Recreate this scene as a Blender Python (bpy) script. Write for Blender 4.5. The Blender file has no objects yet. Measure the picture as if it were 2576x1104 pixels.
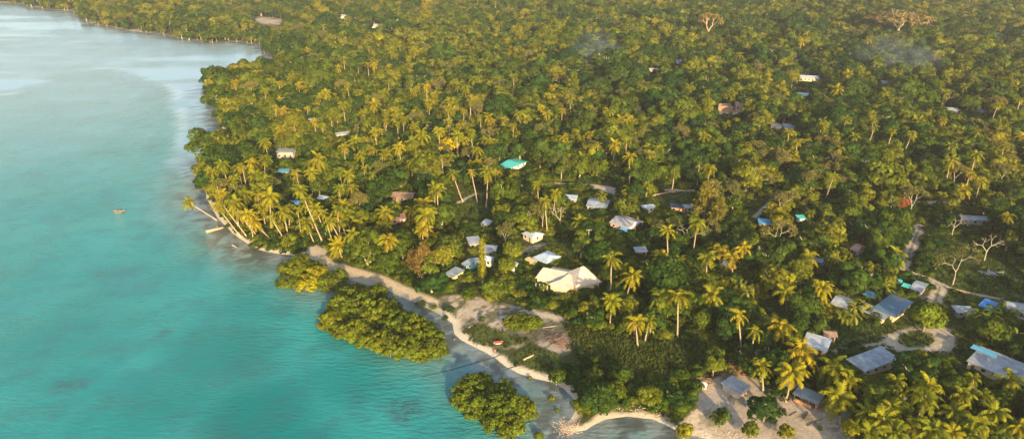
import bpy, bmesh, math, random
import numpy as np
from mathutils import Vector, Matrix
random.seed(7); rng = np.random.default_rng(7)
C = bpy.context.scene.collection
R = math.radians
# ------------------------------------------------------------------ camera
F = 1741.0; PITCH = R(24.4); H = 120.0
SP, CP = math.sin(PITCH), math.cos(PITCH)
cam = bpy.data.cameras.new('camera'); cam.lens = F/2576*36; cam.sensor_width = 36
cam.clip_start = 1; cam.clip_end = 20000
co = bpy.data.objects.new('camera', cam); C.objects.link(co)
co.location = (0, 0, H); co.rotation_euler = (math.pi/2-PITCH, 0, 0)
bpy.context.scene.camera = co
def ray(px, py):
    u = (px-1288)/F; v = (552-py)/F
    return np.array([u, CP+v*SP, -SP+v*CP])
def gnd(px, py, z=0.0):                       # point of the photograph on the level z
    d = ray(px, py); t = (z-H)/d[2]
    return np.array([d[0]*t, d[1]*t, z])
def atY(px, py, Y):
    d = ray(px, py); t = Y/d[1]
    return np.array([d[0]*t, Y, H+d[2]*t])
def proj(x, y, z):
    dz = z-H; depth = y*CP-dz*SP; up = y*SP+dz*CP
    return 1288+F*x/depth, 552-F*up/depth
def scale_at(x, y, z=0): return F/(y*CP-(z-H)*SP)

# ------------------------------------------------------------------ node helpers
def newmat(name):
    m = bpy.data.materials.new(name); m.use_nodes = True
    nt = m.node_tree; nt.nodes.clear()
    out = nt.nodes.new('ShaderNodeOutputMaterial')
    return m, nt, out
class N:
    def __init__(s, nt): s.nt = nt
    def n(s, t, **k):
        x = s.nt.nodes.new('ShaderNode'+t)
        for a, b in k.items(): setattr(x, a, b)
        return x
    def l(s, a, b): s.nt.links.new(a, b)
    def noise(s, vec, sc, det=3, rough=0.55, dist=0):
        x = s.n('TexNoise'); x.inputs['Scale'].default_value = sc; x.inputs['Detail'].default_value = det
        x.inputs['Roughness'].default_value = rough; x.inputs['Distortion'].default_value = dist
        if vec is not None: s.l(vec, x.inputs['Vector'])
        return x
    def ramp(s, fac, stops, interp='LINEAR'):
        x = s.n('ValToRGB'); r = x.color_ramp; r.interpolation = interp
        while len(r.elements) < len(stops): r.elements.new(0.5)
        for e, (p, c) in zip(r.elements, stops):
            e.position = p; e.color = (c[0], c[1], c[2], 1) if hasattr(c, '__len__') else (c, c, c, 1)
        if fac is not None: s.l(fac, x.inputs[0])
        return x.outputs[0]
    def mix(s, fac, a, b, mode='MIX'):
        x = s.n('Mix', data_type='RGBA', blend_type=mode)
        for i, v in ((0, fac), (6, a), (7, b)):
            if hasattr(v, 'default_value') or hasattr(v, 'links'): s.l(v, x.inputs[i])
            elif i == 0: x.inputs[0].default_value = v
            else: x.inputs[i].default_value = (*v, 1)
        return x.outputs[2]
    def math(s, op, a, b=0.0, clamp=False):
        x = s.n('Math', operation=op, use_clamp=clamp)
        for i, v in ((0, a), (1, b)):
            if hasattr(v, 'links'): s.l(v, x.inputs[i])
            else: x.inputs[i].default_value = v
        return x.outputs[0]

def leaf_mat(name, c, transl=0.3, spread=0.68):
    """c: three colours picked between by the plant's own random number"""
    m, nt, out = newmat(name); g = N(nt)
    oi = g.n('ObjectInfo')
    zn_ = g.noise(g.n('NewGeometry').outputs['Position'], .016, 2, .5)
    fz_ = g.math('ADD', g.math('MULTIPLY', oi.outputs['Random'], .62), g.math('MULTIPLY', g.math('SUBTRACT', zn_.outputs[0], .36), 1.35), True)
    col = g.ramp(fz_, [(0, c[0]), (0.5, c[1]), (1, c[2])])
    at = g.n('Attribute', attribute_name='tint')
    k = g.math('MULTIPLY_ADD', at.outputs['Fac'], 2*spread); nt.nodes[k.node.name].inputs[2].default_value = 1-spread
    col = g.mix(1.0, col, k, 'MULTIPLY')
    if name == 'palm fronds': col = g.mix(g.math('LESS_THAN', at.outputs['Fac'], -.1), col, (.33, .19, .07))
    d = g.n('BsdfDiffuse'); t = g.n('BsdfTranslucent'); ms = g.n('MixShader')
    g.l(col, d.inputs[0]); g.l(col, t.inputs[0]); ms.inputs[0].default_value = transl
    g.l(d.outputs[0], ms.inputs[1]); g.l(t.outputs[0], ms.inputs[2])
    g.l(ms.outputs[0], out.inputs[0])
    return m
def simple_mat(name, col, rough=0.8, var=0.25, sc=1.5, metal=0.0):
    m, nt, out = newmat(name); g = N(nt)
    tc = g.n('TexCoord'); nz = g.noise(tc.outputs['Object'], sc, 4, .6)
    c2 = tuple(x*(1-var) for x in col); c3 = tuple(min(1, x*(1+var)) for x in col)
    cc = g.ramp(nz.outputs[0], [(0.3, c2), (0.7, c3)])
    p = g.n('BsdfPrincipled'); p.inputs['Roughness'].default_value = rough; p.inputs['Metallic'].default_value = metal
    g.l(cc, p.inputs[0]); g.l(p.outputs[0], out.inputs[0])
    return m
def roof_mat(name, a, b, patch=None, rough=0.42, metal=0.0, dirt=0.5):
    """sheets of roofing iron: corrugation, sheet to sheet variation, rust and dirt"""
    m, nt, out = newmat(name); g = N(nt)
    tc = g.n('TexCoord')
    br = g.n('TexBrick'); br.inputs['Scale'].default_value = 1.0
    br.inputs['Brick Width'].default_value = 2.6; br.inputs['Row Height'].default_value = 0.95
    br.inputs['Mortar Size'].default_value = 0.03; br.inputs['Color1'].default_value = (*a, 1)
    br.inputs['Color2'].default_value = (*b, 1); br.inputs['Mortar'].default_value = (*[x*.6 for x in a], 1)
    g.l(tc.outputs['Object'], br.inputs['Vector'])
    nz = g.noise(tc.outputs['Object'], 0.45, 5, .65)
    fac = g.ramp(nz.outputs[0], [(0.42, 0), (0.66, dirt)])
    col = g.mix(fac, br.outputs[0], tuple(x*0.55 for x in (a[0]*1.15, a[1], a[2]*.85)))
    if patch:
        vo = g.n('TexVoronoi'); vo.inputs['Scale'].default_value = 0.33; g.l(tc.outputs['Object'], vo.inputs['Vector'])
        sx = g.n('SeparateColor'); g.l(vo.outputs['Color'], sx.inputs[0])
        pf = g.ramp(sx.outputs[0], [(0.0, 0), (0.7, 0), (0.72, 1)], 'CONSTANT')
        col = g.mix(pf, col, patch)
    wv = g.n('TexWave'); wv.inputs['Scale'].default_value = 2.2; g.l(tc.outputs['Object'], wv.inputs['Vector'])
    bp = g.n('Bump'); bp.inputs['Strength'].default_value = .35; bp.inputs['Distance'].default_value = .04
    g.l(wv.outputs[1], bp.inputs['Height'])
    p = g.n('BsdfPrincipled'); p.inputs['Roughness'].default_value = rough; p.inputs['Metallic'].default_value = metal
    g.l(col, p.inputs[0]); g.l(bp.outputs[0], p.inputs['Normal']); g.l(p.outputs[0], out.inputs[0])
    return m

# ------------------------------------------------------------------ mesh helpers
class MB:
    def __init__(s): s.V = []; s.F = []; s.T = []; s.n = 0
    def add(s, V, Fc, tint=None):
        V = np.asarray(V, float).reshape(-1, 3); s.V.append(V)
        for f in Fc: s.F.append([i+s.n for i in f])
        s.T += list(tint) if tint is not None else [0.5]*len(Fc)
        s.n += len(V)
    def quads(s, Q, tint):                     # Q (n,4,3)
        n = len(Q); s.V.append(Q.reshape(-1, 3))
        idx = (np.arange(n*4)+s.n).reshape(n, 4); s.F += idx.tolist(); s.T += list(tint); s.n += n*4
    def tube(s, P, r, k=6, cap=True):
        P = [np.asarray(p, float) for p in P]; V = []; Fc = []
        for i, p in enumerate(P):
            t = P[min(i+1, len(P)-1)]-P[max(i-1, 0)]; t = t/(np.linalg.norm(t)+1e-9)
            a = np.cross(t, [0, 0, 1.0]) if abs(t[2]) < .95 else np.cross(t, [1.0, 0, 0])
            a /= np.linalg.norm(a); b = np.cross(t, a)
            for j in range(k):
                an = 2*math.pi*j/k; V.append(p+r[i]*(a*math.cos(an)+b*math.sin(an)))
        for i in range(len(P)-1):
            for j in range(k):
                Fc.append([i*k+j, i*k+(j+1) % k, (i+1)*k+(j+1) % k, (i+1)*k+j])
        if cap:
            Fc.append(list(range(k))[::-1]); Fc.append([(len(P)-1)*k+j for j in range(k)])
        s.add(V, Fc)
    def box(s, c, d, rz=0):
        x, y, z = d[0]/2, d[1]/2, d[2]/2; cs, sn = math.cos(rz), math.sin(rz); V = []
        for a in (-1, 1):
            for b in (-1, 1):
                for e in (-1, 1):
                    V.append([c[0]+a*x*cs-b*y*sn, c[1]+a*x*sn+b*y*cs, c[2]+e*z])
        s.add(V, [[0, 1, 3, 2], [4, 6, 7, 5], [0, 4, 5, 1], [2, 3, 7, 6], [0, 2, 6, 4], [1, 5, 7, 3]])
    def mesh(s, name, mat=None, smooth=False):
        V = np.concatenate(s.V); me = bpy.data.meshes.new(name)
        me.from_pydata(V.tolist(), [], s.F)
        a = me.attributes.new('tint', 'FLOAT', 'FACE'); a.data.foreach_set('value', np.array(s.T, np.float32))
        if mat: me.materials.append(mat)
        if smooth: me.polygons.foreach_set('use_smooth', [True]*len(me.polygons))
        me.update(); return me
    def build(s, name, mat, parent=None, smooth=False):
        return link(name, s.mesh(name, mat, smooth), parent)
def link(name, me, parent=None):
    o = bpy.data.objects.new(name, me); C.objects.link(o)
    if parent: o.parent = parent
    return o
def tag(o, label=None, cat=None, group=None, kind=None):
    if label: o['label'] = label
    if cat: o['category'] = cat
    if group: o['group'] = group
    if kind: o['kind'] = kind
    return o
def empty(name, loc, rz=0, **k):
    o = bpy.data.objects.new(name, None); C.objects.link(o); o.location = loc; o.rotation_euler = (0, 0, rz)
    o.empty_display_size = .5
    return tag(o, **k)
def unit(v): return v/(np.linalg.norm(v, axis=-1, keepdims=True)+1e-9)
def leafquads(P, Nn, size, asp=1.0, droop=0.0):
    n = len(P); r = unit(rng.normal(size=(n, 3))); a = unit(np.cross(Nn, r)); b = np.cross(Nn, a)
    s = (size*(0.6+0.8*rng.random(n)))[:, None]/2
    Q = np.stack([P-a*s-b*s*asp*.55, P+a*s*.55-b*s*asp, P+a*s+b*s*asp*.6, P-a*s*.5+b*s*asp], 1)
    Q[:, 0] += Nn*s*.25; Q[:, 2] += Nn*s*.25
    return Q

# ------------------------------------------------------------------ the coast, in points of the photograph
SHORE = [(-700, -8), (-300, 2), (0, 6), (57, 13), (127, 25), (180, 27), (200, 43), (234, 62), (284, 69), (334, 80), (401, 86), (468, 100), (534, 108), (593, 105),
 (663, 117), (664, 132), (696, 144), (745, 152), (720, 172), (640, 190), (560, 196), (527, 215), (522, 236), (539, 268), (548, 314), (563, 330), (610, 345), (600, 362), (540, 372),
 (512, 400), (505, 440), (512, 500), (539, 549), (560, 571), (578, 590), (616, 616), (646, 632), (696, 642), (745, 648), (800, 672), (850, 700), (900, 715), (950, 728),
 (1010, 752), (1060, 775), (1100, 795), (1128, 815), (1133, 842), (1150, 858), (1180, 874), (1212, 890), (1238, 905), (1262, 925), (1300, 945), (1340, 958),
 (1385, 968), (1412, 984), (1432, 1006), (1436, 1030), (1425, 1048), (1398, 1066), (1408, 1090), (1440, 1096), (1480, 1090), (1500, 1076), (1530, 1062), (1580, 1055),
 (1640, 1062), (1680, 1080), (1710, 1096), (1770, 1110), (1850, 1160), (1900, 1300), (1950, 1800)]
shore = np.array([gnd(*p)[:2] for p in SHORE])
LAND = np.concatenate([shore, [[90, -200], [5000, -200], [5000, 7000], [-5000, 7000], [-5000, 1100]]])
def segdist(P, A, B, width=None):
    d = B-A; L = (d**2).sum(); t = np.clip(((P-A)@d)/max(L, 1e-9), 0, 1)
    return np.hypot(*(P-(A+t[:, None]*d)).T)
def linedist(P, line):
    D = np.full(len(P), 1e9)
    for i in range(len(line)-1): D = np.minimum(D, segdist(P, line[i], line[i+1]))
    return D
def inside(P, poly):
    x, y = P[:, 0], P[:, 1]; r = np.zeros(len(P), bool); n = len(poly); j = n-1
    for i in range(n):
        xi, yi = poly[i]; xj, yj = poly[j]
        if yi != yj:
            r ^= ((yi > y) != (yj > y)) & (x < (xj-xi)*(y-yi)/(yj-yi)+xi)
        j = i
    return r
def sdist(P):                                   # + on land
    d = linedist(P, LAND[:len(shore)]); return np.where(inside(P, LAND), d, -d)
def vnoise(P, sc, seed=0):                      # cheap value noise
    r = np.random.default_rng(seed+11); T = r.random((128, 128)); q = P/sc; i = np.floor(q).astype(int); f = q-i; f = f*f*(3-2*f)
    a = T[i[:, 0] % 128, i[:, 1] % 128]; b = T[(i[:, 0]+1) % 128, i[:, 1] % 128]
    c = T[i[:, 0] % 128, (i[:, 1]+1) % 128]; d = T[(i[:, 0]+1) % 128, (i[:, 1]+1) % 128]
    return (a*(1-f[:, 0])+b*f[:, 0])*(1-f[:, 1])+(c*(1-f[:, 0])+d*f[:, 0])*f[:, 1]
def fbm(P, sc, seed=0): return .5*vnoise(P, sc, seed)+.3*vnoise(P, sc/2.1, seed+1)+.2*vnoise(P, sc/4.3, seed+2)
def sstep(a, b, x): t = np.clip((x-a)/(b-a), 0, 1); return t*t*(3-2*t)
def W(poly, z=0.9): return np.array([gnd(*p, z)[:2] for p in poly])
GRASS = [W(p) for p in [
 [(1430, 820), (1520, 830), (1640, 850), (1740, 862), (1770, 910), (1740, 950), (1680, 940), (1600, 960), (1560, 930), (1480, 900), (1430, 880)],
 [(2370, 590), (2440, 600), (2500, 640), (2576, 690), (2700, 720), (2700, 790), (2576, 760), (2400, 742), (2350, 700), (2330, 650)],
 [(1110, 480), (1180, 460), (1260, 500), (1240, 560), (1150, 570), (1100, 540)],
 [(1640, 485), (1760, 480), (1740, 512), (1640, 535)],
 [(2130, 800), (2230, 815), (2420, 795), (2480, 840), (2420, 895), (2220, 903), (2130, 880), (2080, 885), (2090, 850)],
 [(1880, 770), (1950, 755), (2005, 780), (1970, 830), (1890, 820)],
 [(1380, 600), (1440, 600), (1470, 640), (1430, 665), (1410, 640), (1370, 625)],
 [(1800, 288), (1880, 294), (1880, 318), (1800, 312)],
 [(1840, 560), (1900, 500), (1950, 495), (1960, 510), (1900, 560)],
 [(690, 400), (760, 395), (760, 425), (700, 430)]]]
HOOKGRASS = [W(p) for p in [
 [(1160, 826), (1195, 815), (1250, 830), (1310, 850), (1335, 858), (1300, 868), (1262, 872), (1222, 866), (1180, 853)],
 [(1292, 890), (1340, 872), (1400, 888), (1432, 930), (1436, 965), (1400, 945), (1340, 925), (1305, 908)],
 [(1410, 810), (1470, 830), (1440, 850)]]]
DIRT = [W(p) for p in [
 [(1085, 772), (1110, 750), (1160, 742), (1240, 762), (1330, 776), (1420, 797), (1452, 830), (1430, 890), (1380, 900), (1340, 862), (1300, 872), (1240, 872), (1150, 850), (1130, 830), (1090, 800)],
 [(1745, 995), (1760, 985), (1790, 962), (1830, 940), (1900, 955), (1930, 985), (2000, 1005), (2090, 1012), (2150, 1035), (2165, 1104), (2200, 1250), (1700, 1250), (1700, 1104), (1690, 1080), (1700, 1052), (1740, 1040)],
 [(775, 622), (800, 616), (835, 640), (820, 660), (780, 645)],
 [(1290, 640), (1345, 612), (1385, 615), (1395, 628), (1350, 636), (1300, 660)],
 [(1500, 470), (1560, 478), (1550, 498), (1480, 488)], [(630, 55), (640, 43), (690, 48), (715, 50), (705, 66), (670, 62)], [(755, 87), (810, 88), (812, 96), (760, 93)],
 [(195, 44), (230, 58), (245, 66), (210, 60)], [(330, 74), (365, 76), (360, 84), (335, 82)],
 [(2222, 850), (2260, 833), (2370, 826), (2405, 850), (2400, 887), (2330, 887), (2270, 887), (2235, 872)]]]
RINGIN = W([(2305+46*math.cos(t), 856+21*math.sin(t)) for t in np.linspace(0, 6.28, 20)])
ROADS = [(W(p), w) for p, w in [
 ([(2314, 572), (2302, 600), (2287, 640), (2270, 672), (2288, 692), (2330, 705), (2364, 722), (2355, 752), (2345, 772)], 2.1),
 ([(2240, 508), (2340, 513), (2460, 513), (2700, 519)], 2.0), ([(2365, 722), (2440, 742), (2576, 765), (2700, 790)], .45),
 ([(1650, 480), (1752, 483)], 1.3), ([(1898, 548), (1948, 504)], 1.1), ([(1310, 452), (1400, 465), (1500, 470), (1560, 480)], 1.4),
 ([(1150, 515), (1198, 490)], .9), ([(765, 636), (830, 662), (900, 683), (960, 700), (1020, 728), (1090, 758)], 2.0),
 ([(1330, 785), (1400, 800), (1440, 812)], 1.2), ([(2100, 885), (2230, 862)], .5), ([(1085, 415), (1130, 418)], 1.0)]]

def axis(segs):
    out = []
    for a, b, st in segs: out += list(np.arange(a, b, st))
    return np.array(out+[segs[-1][1]])
def geo_axis(a, b, s0, g):                      # steps that grow
    o = [a]; s = s0
    while abs(o[-1]) < abs(b): s *= g; o.append(o[-1]+(s if b > a else -s))
    return np.array(o)
def grid_mesh(name, xs, ys, zf):
    X, Y = np.meshgrid(xs, ys); P = np.stack([X.ravel(), Y.ravel()], 1); Z, attrs = zf(P)
    nx, ny = len(xs), len(ys); me = bpy.data.meshes.new(name)
    me.vertices.add(nx*ny); me.vertices.foreach_set('co', np.column_stack([P, Z]).astype(np.float32).ravel())
    i = np.arange(nx*ny).reshape(ny, nx); q = np.stack([i[:-1, :-1], i[:-1, 1:], i[1:, 1:], i[1:, :-1]], -1).reshape(-1)
    nf = (nx-1)*(ny-1); me.loops.add(nf*4); me.loops.foreach_set('vertex_index', q.astype(np.int32))
    me.polygons.add(nf); me.polygons.foreach_set('loop_start', np.arange(0, nf*4, 4, dtype=np.int32))
    me.polygons.foreach_set('use_smooth', np.ones(nf, bool))
    for k, v in attrs.items():
        a = me.attributes.new(k, 'FLOAT', 'POINT'); a.data.foreach_set('value', v.astype(np.float32))
    me.update(); me.validate(); return me

def ground_z(P):
    d = sdist(P)
    z = np.where(d > 0, 1.25*sstep(-1, 13, d)-.09+0.5*sstep(20, 90, d)*fbm(P, 40, 3), np.maximum(d*.075-.02, -3.0))
    return z+0.10*(vnoise(P, 2.3, 9)-.5)*(d > 2), d
def near_mask(P, polys, soft, jit):
    m = np.zeros(len(P))
    for p in polys:
        lo = p.min(0)-6; hi = p.max(0)+6; k = ((P > lo) & (P < hi)).all(1)
        if k.any():
            Q = P[k]; dd = linedist(Q, np.vstack([p, p[:1]])); s = np.where(inside(Q, p), dd, -dd)+jit[k]
            sf_ = soft[k] if hasattr(soft, '__len__') else soft; m[k] = np.maximum(m[k], sstep(-sf_, sf_, s))
    return m
def ground_f(P):
    z, d = ground_z(P); jit = (fbm(P, 6, 5)-.5)*6; ring = near_mask(P, [DIRT[-1]], .8, jit*.35)*(1-near_mask(P, [RINGIN], .8, 0*d)); jit = (fbm(P, 6, 5)-.5)*6
    far = sstep(400, 600, P[:, 1]); soft = .7+far
    sand = near_mask(P, DIRT, soft, jit)*(.55+.45*(fbm(P, 5, 31) > .42))
    d1 = near_mask(P, DIRT[:1], soft, jit); sand *= 1-d1*.75*(fbm(P, 3.2, 55) < .47)
    sand *= 1-near_mask(P, [RINGIN], 1, jit*.3)
    sand = np.maximum(sand, ring*(.35+.65*(fbm(P, 3.5, 66) > .40)))
    hook = near_mask(P, HOOKGRASS, .8, jit*.4); sand *= 1-hook*.9
    # beach: pale strip along the water
    wid = np.where((P[:, 1] < 330), np.where(P[:, 1] < 150, 2.7, 3.2), 2.2)+jit*.6
    nobeach = (P[:, 1] > 420)
    beach = (1-sstep(wid-.6, wid+.8, d))*np.where(nobeach, .25, 1.0)
    mud = near_mask(P, [W([(760, 640), (830, 660), (960, 700), (1090, 760), (1130, 815), (1060, 790), (950, 730), (850, 705), (780, 668)])], 1, jit)
    road = np.zeros(len(P)); rut = np.zeros(len(P))
    for ln, w in ROADS:
        lo = ln.min(0)-8; hi = ln.max(0)+8; k = ((P > lo) & (P < hi)).all(1)
        if k.any():
            dd = linedist(P[k], ln); m = 1-sstep(w-.5, w+.5, dd+jit[k]*.12)
            if abs(w-2.1) < .01: m = m*(1-.75*(1-sstep(.2, .6, dd)))
            road[k] = np.maximum(road[k], m)
    lawn = near_mask(P, GRASS, 1.5, jit)
    return z, {'sand': np.clip(np.maximum(sand, beach), 0, 1), 'road': road, 'lawn': np.maximum(lawn, hook*.7), 'wet': np.clip(1-sstep(-.3, 1.1, d), 0, 1), 'mud': mud, 'beach': beach*(~nobeach)}
xs = np.concatenate([geo_axis(-160, -5200, 1.0, 1.045)[::-1][:-1], axis([(-160, 235, .85)]), geo_axis(235, 5200, 1.0, 1.045)[1:]])
ys = np.concatenate([[-300, 0, 80, 105], axis([(118, 430, .85)]), geo_axis(430, 6800, .9, 1.02)[1:]])
gme = grid_mesh('ground', xs, ys, ground_f)
m, nt, out = newmat('ground soil grass and sand'); g = N(nt)
geo = g.n('NewGeometry'); pos = geo.outputs['Position']
def attr(n): return g.n('Attribute', attribute_name=n).outputs['Fac']
n1 = g.noise(pos, .12, 5, .6); n2 = g.noise(pos, 1.3, 5, .7); n3 = g.noise(pos, .5, 4, .6)
litter = g.ramp(n2.outputs[0], [(.3, (.022, .032, .008)), (.5, (.045, .060, .014)), (.72, (.10, .085, .035))])
lawn = g.ramp(n3.outputs[0], [(.3, (.035, .065, .010)), (.5, (.065, .095, .016)), (.7, (.12, .13, .032))])
col = g.mix(attr('lawn'), litter, lawn)
sandc = g.ramp(n2.outputs[0], [(.25, (.25, .20, .14)), (.5, (.44, .36, .27)), (.75, (.58, .49, .38))])
sf = g.math('MULTIPLY', attr('sand'), g.ramp(n1.outputs[0], [(.3, .78), (.55, 1)]), True)
col = g.mix(sf, col, sandc)
beachc = g.ramp(n2.outputs[0], [(.25, (.50, .42, .29)), (.75, (.74, .64, .47))])
col = g.mix(attr('beach'), col, beachc)
col = g.mix(g.math('MULTIPLY', attr('mud'), .6), col, (.24, .22, .19))
roadc = g.ramp(n2.outputs[0], [(.3, (.36, .29, .19)), (.7, (.58, .48, .34))])
col = g.mix(attr('road'), col, roadc)
col = g.mix(g.math('MULTIPLY', attr('wet'), .6), col, (.36, .34, .29))
bp = g.n('Bump'); bp.inputs['Strength'].default_value = .6; bp.inputs['Distance'].default_value = .25; g.l(n2.outputs[0], bp.inputs['Height'])
p = g.n('BsdfPrincipled'); p.inputs['Roughness'].default_value = .95; p.inputs['Specular IOR Level'].default_value = .15
g.l(col, p.inputs[0]); g.l(bp.outputs[0], p.inputs['Normal']); g.l(p.outputs[0], out.inputs[0])
gme.materials.append(m); ground = link('ground', gme); tag(ground, kind='structure')
def gz(x, y): return float(ground_z(np.array([[x, y]]))[0][0])

# ------------------------------------------------------------------ water
REEF = [(470, 1040, 50, 14, .3), (560, 960, 40, 14, .3), (735, 960, 22, 9, .35), (700, 1005, 30, 10, .3), (900, 1000, 30, 12, .3), (955, 960, 26, 10, .3), (1080, 1080, 40, 16, .35), (330, 880, 50, 14, .22), (240, 770, 60, 14, .2), (500, 760, 50, 14, .22), (690, 830, 24, 10, .25), (1060, 1000, 14, 7, .4), (830, 1060, 36, 12, .3), (80, 1040, 70, 18, .25), (410, 838, 30, 18, .7), (190, 968, 62, 22, .7), (1020, 1028, 58, 40, .9), (640, 900, 70, 60, .25), (850, 860, 45, 40, .3), (1180, 860, 20, 8, .3), (560, 1090, 90, 25, .3), (930, 900, 90, 26, .45), (720, 1050, 40, 20, .2), (300, 1010, 100, 30, .2), (330, 700, 140, 50, .22), (640, 680, 40, 40, .3), (450, 590, 60, 30, .2)]
DEEP = [(640, 1060, 170, 110, 1.0), (560, 880, 160, 90, .75), (860, 960, 120, 60, .6), (430, 1000, 180, 100, .6), (650, 780, 110, 70, .5), (150, 850, 200, 140, .4), (750, 1110, 120, 50, .9)]
def water_f(P):
    d = -sdist(P); px, py = proj(P[:, 0], P[:, 1], 0*P[:, 0]); ok = P[:, 1] > 100
    nn = fbm(P, 9, 21); n2 = fbm(P, 30, 22)
    reef = np.zeros(len(P)); deep = np.zeros(len(P))
    for (cx, cy, rx, ry, a) in REEF:
        c = gnd(cx, cy); e = gnd(cx+rx, cy); f = gnd(cx, cy-ry); q = np.hypot((P[:, 0]-c[0])/abs(e[0]-c[0]), (P[:, 1]-c[1])/abs(f[1]-c[1]))
        reef = np.maximum(reef, a*(1-sstep(.45, 1.15, q+(nn-.5)*.9)))
    for (cx, cy, rx, ry, a) in DEEP:
        c = gnd(cx, cy); e = gnd(cx+rx, cy); f = gnd(cx, cy-ry); q = np.hypot((P[:, 0]-c[0])/abs(e[0]-c[0]), (P[:, 1]-c[1])/abs(f[1]-c[1]))
        deep = np.maximum(deep, a*(1-sstep(.2, 1.3, q+(n2-.5)*.8)))
    shallow = 1-sstep(1, 30, d+(n2-.5)*14)
    clear = 1-sstep(.2, 9, d+(nn-.5)*3)
    # slicks: calm water, the smooth pale bands
    A = gnd(270, 172); B = gnd(100, 205); D_ = gnd(0, 245); E = gnd(420, 230)
    calm = sstep(.50, .62, fbm(P*np.array([1, .45]), 60, 41))
    arc = np.array([gnd(*q)[:2] for q in [(-200, 320), (0, 248), (60, 225), (150, 190), (270, 172), (340, 190), (420, 225), (440, 300), (420, 420), (520, 470), (600, 470)]])
    poly = np.vstack([arc, [gnd(700, -60)[:2], gnd(-900, -60)[:2]]])
    dd = linedist(P, arc); s = np.where(inside(P, poly), dd, -dd)+(nn-.5)*10
    calm2 = sstep(-3, 5, s); edge = np.exp(-((s-4)/3.5)**2)*sstep(.3, .6, vnoise(P, 25, 8))
    calm = np.clip(np.maximum(calm*.25*sstep(270, 420, P[:, 1]), calm2*(.55+.45*sstep(.35, .6, fbm(P*np.array([.25, 1]), 30, 43)))), 0, 1)
    pale = sstep(230, 560, P[:, 1])  # grows with distance; carries the sky reflection painted into the water colour
    weed = (1-sstep(4, 20, d+(nn-.5)*10))*sstep(.44, .60, fbm(P, 4, 61))
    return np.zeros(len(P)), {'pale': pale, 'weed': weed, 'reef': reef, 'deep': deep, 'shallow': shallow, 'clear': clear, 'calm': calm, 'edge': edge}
wx = np.concatenate([geo_axis(-130, -4800, 1.6, 1.04)[::-1][:-1], axis([(-130, 95, 1.2)])])
wy = np.concatenate([[-280, 0, 80, 108], axis([(120, 380, 1.2)]), geo_axis(380, 1700, 1.4, 1.012)[1:]])
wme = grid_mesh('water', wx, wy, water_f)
m, nt, out = newmat('lagoon water'); g = N(nt)
geo = g.n('NewGeometry'); pos = geo.outputs['Position']
big = g.noise(pos, .02, 4, .6); med = g.noise(pos, .09, 4, .6)
mid = g.mix(g.ramp(big.outputs[0], [(.35, 0), (.65, 1)]), (.006, .215, .200), (.028, .275, .255))
col = g.mix(attr('deep'), mid, (.0, .165, .148))
col = g.mix(g.math('MULTIPLY', attr('shallow'), .8), col, (.17, .265, .24))
col = g.mix(g.math('MULTIPLY', attr('clear'), .8), col, (.40, .435, .40))
col = g.mix(g.ramp(med.outputs[0], [(.45, 0), (.68, .5)]), col, (.02, .135, .135))
col = g.mix(g.math('MULTIPLY', attr('pale'), .85), col, (.27, .38, .39))  # far water paled in its own colour to imitate reflected sky
col = g.mix(g.math('MULTIPLY', attr('calm'), .5), col, (.30, .40, .42))  # sky sheen of calm water painted in as a paler colour
col = g.mix(g.math('MULTIPLY', attr('edge'), .4), col, (.50, .58, .58))
col = g.mix(g.math('MULTIPLY', attr('weed'), .75), col, (.085, .085, .055))
rm_ = g.ramp(g.noise(pos, .45, 4, .7).outputs[0], [(.36, .25), (.6, 1)])
col = g.mix(g.math('MULTIPLY', attr('reef'), rm_), col, (.035, .10, .105))
mp = g.n('Mapping'); mp.inputs['Rotation'].default_value = (0, 0, R(-20)); mp.inputs['Scale'].default_value = (.55, 1.6, 1); g.l(pos, mp.inputs[0])
w1 = g.noise(mp.outputs[0], .55, 3, .55, .4); w2 = g.noise(mp.outputs[0], 1.7, 2, .5)
hgt = g.math('ADD', w1.outputs[0], g.math('MULTIPLY', w2.outputs[0], .3))
gust = g.ramp(g.noise(pos, .035, 3, .6).outputs[0], [(.3, .45), (.7, 1)])
st = g.math('MULTIPLY', g.math('SUBTRACT', 1.0, g.math('MULTIPLY', attr('calm'), .85)), gust)
bp = g.n('Bump'); bp.inputs['Distance'].default_value = 1.0; g.l(g.math('MULTIPLY', st, .62), bp.inputs['Strength']); g.l(hgt, bp.inputs['Height'])
dif = g.n('BsdfDiffuse'); g.l(col, dif.inputs[0]); g.l(bp.outputs[0], dif.inputs['Normal'])
trp = g.n('BsdfTransparent'); trp.inputs[0].default_value = (.92, .97, .96, 1)
mx = g.n('MixShader'); g.l(g.math('MULTIPLY', attr('clear'), .5), mx.inputs[0]); g.l(dif.outputs[0], mx.inputs[1]); g.l(trp.outputs[0], mx.inputs[2])
gl = g.n('BsdfGlossy'); gl.inputs['Roughness'].default_value = .09; g.l(bp.outputs[0], gl.inputs['Normal'])
fr = g.n('Fresnel'); fr.inputs[0].default_value = 1.38; g.l(bp.outputs[0], fr.inputs['Normal'])
mx2 = g.n('MixShader'); g.l(fr.outputs[0], mx2.inputs[0]); g.l(mx.outputs[0], mx2.inputs[1]); g.l(gl.outputs[0], mx2.inputs[2])
g.l(mx2.outputs[0], out.inputs[0])
wme.materials.append(m); water = link('water', wme); tag(water, kind='structure')

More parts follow.
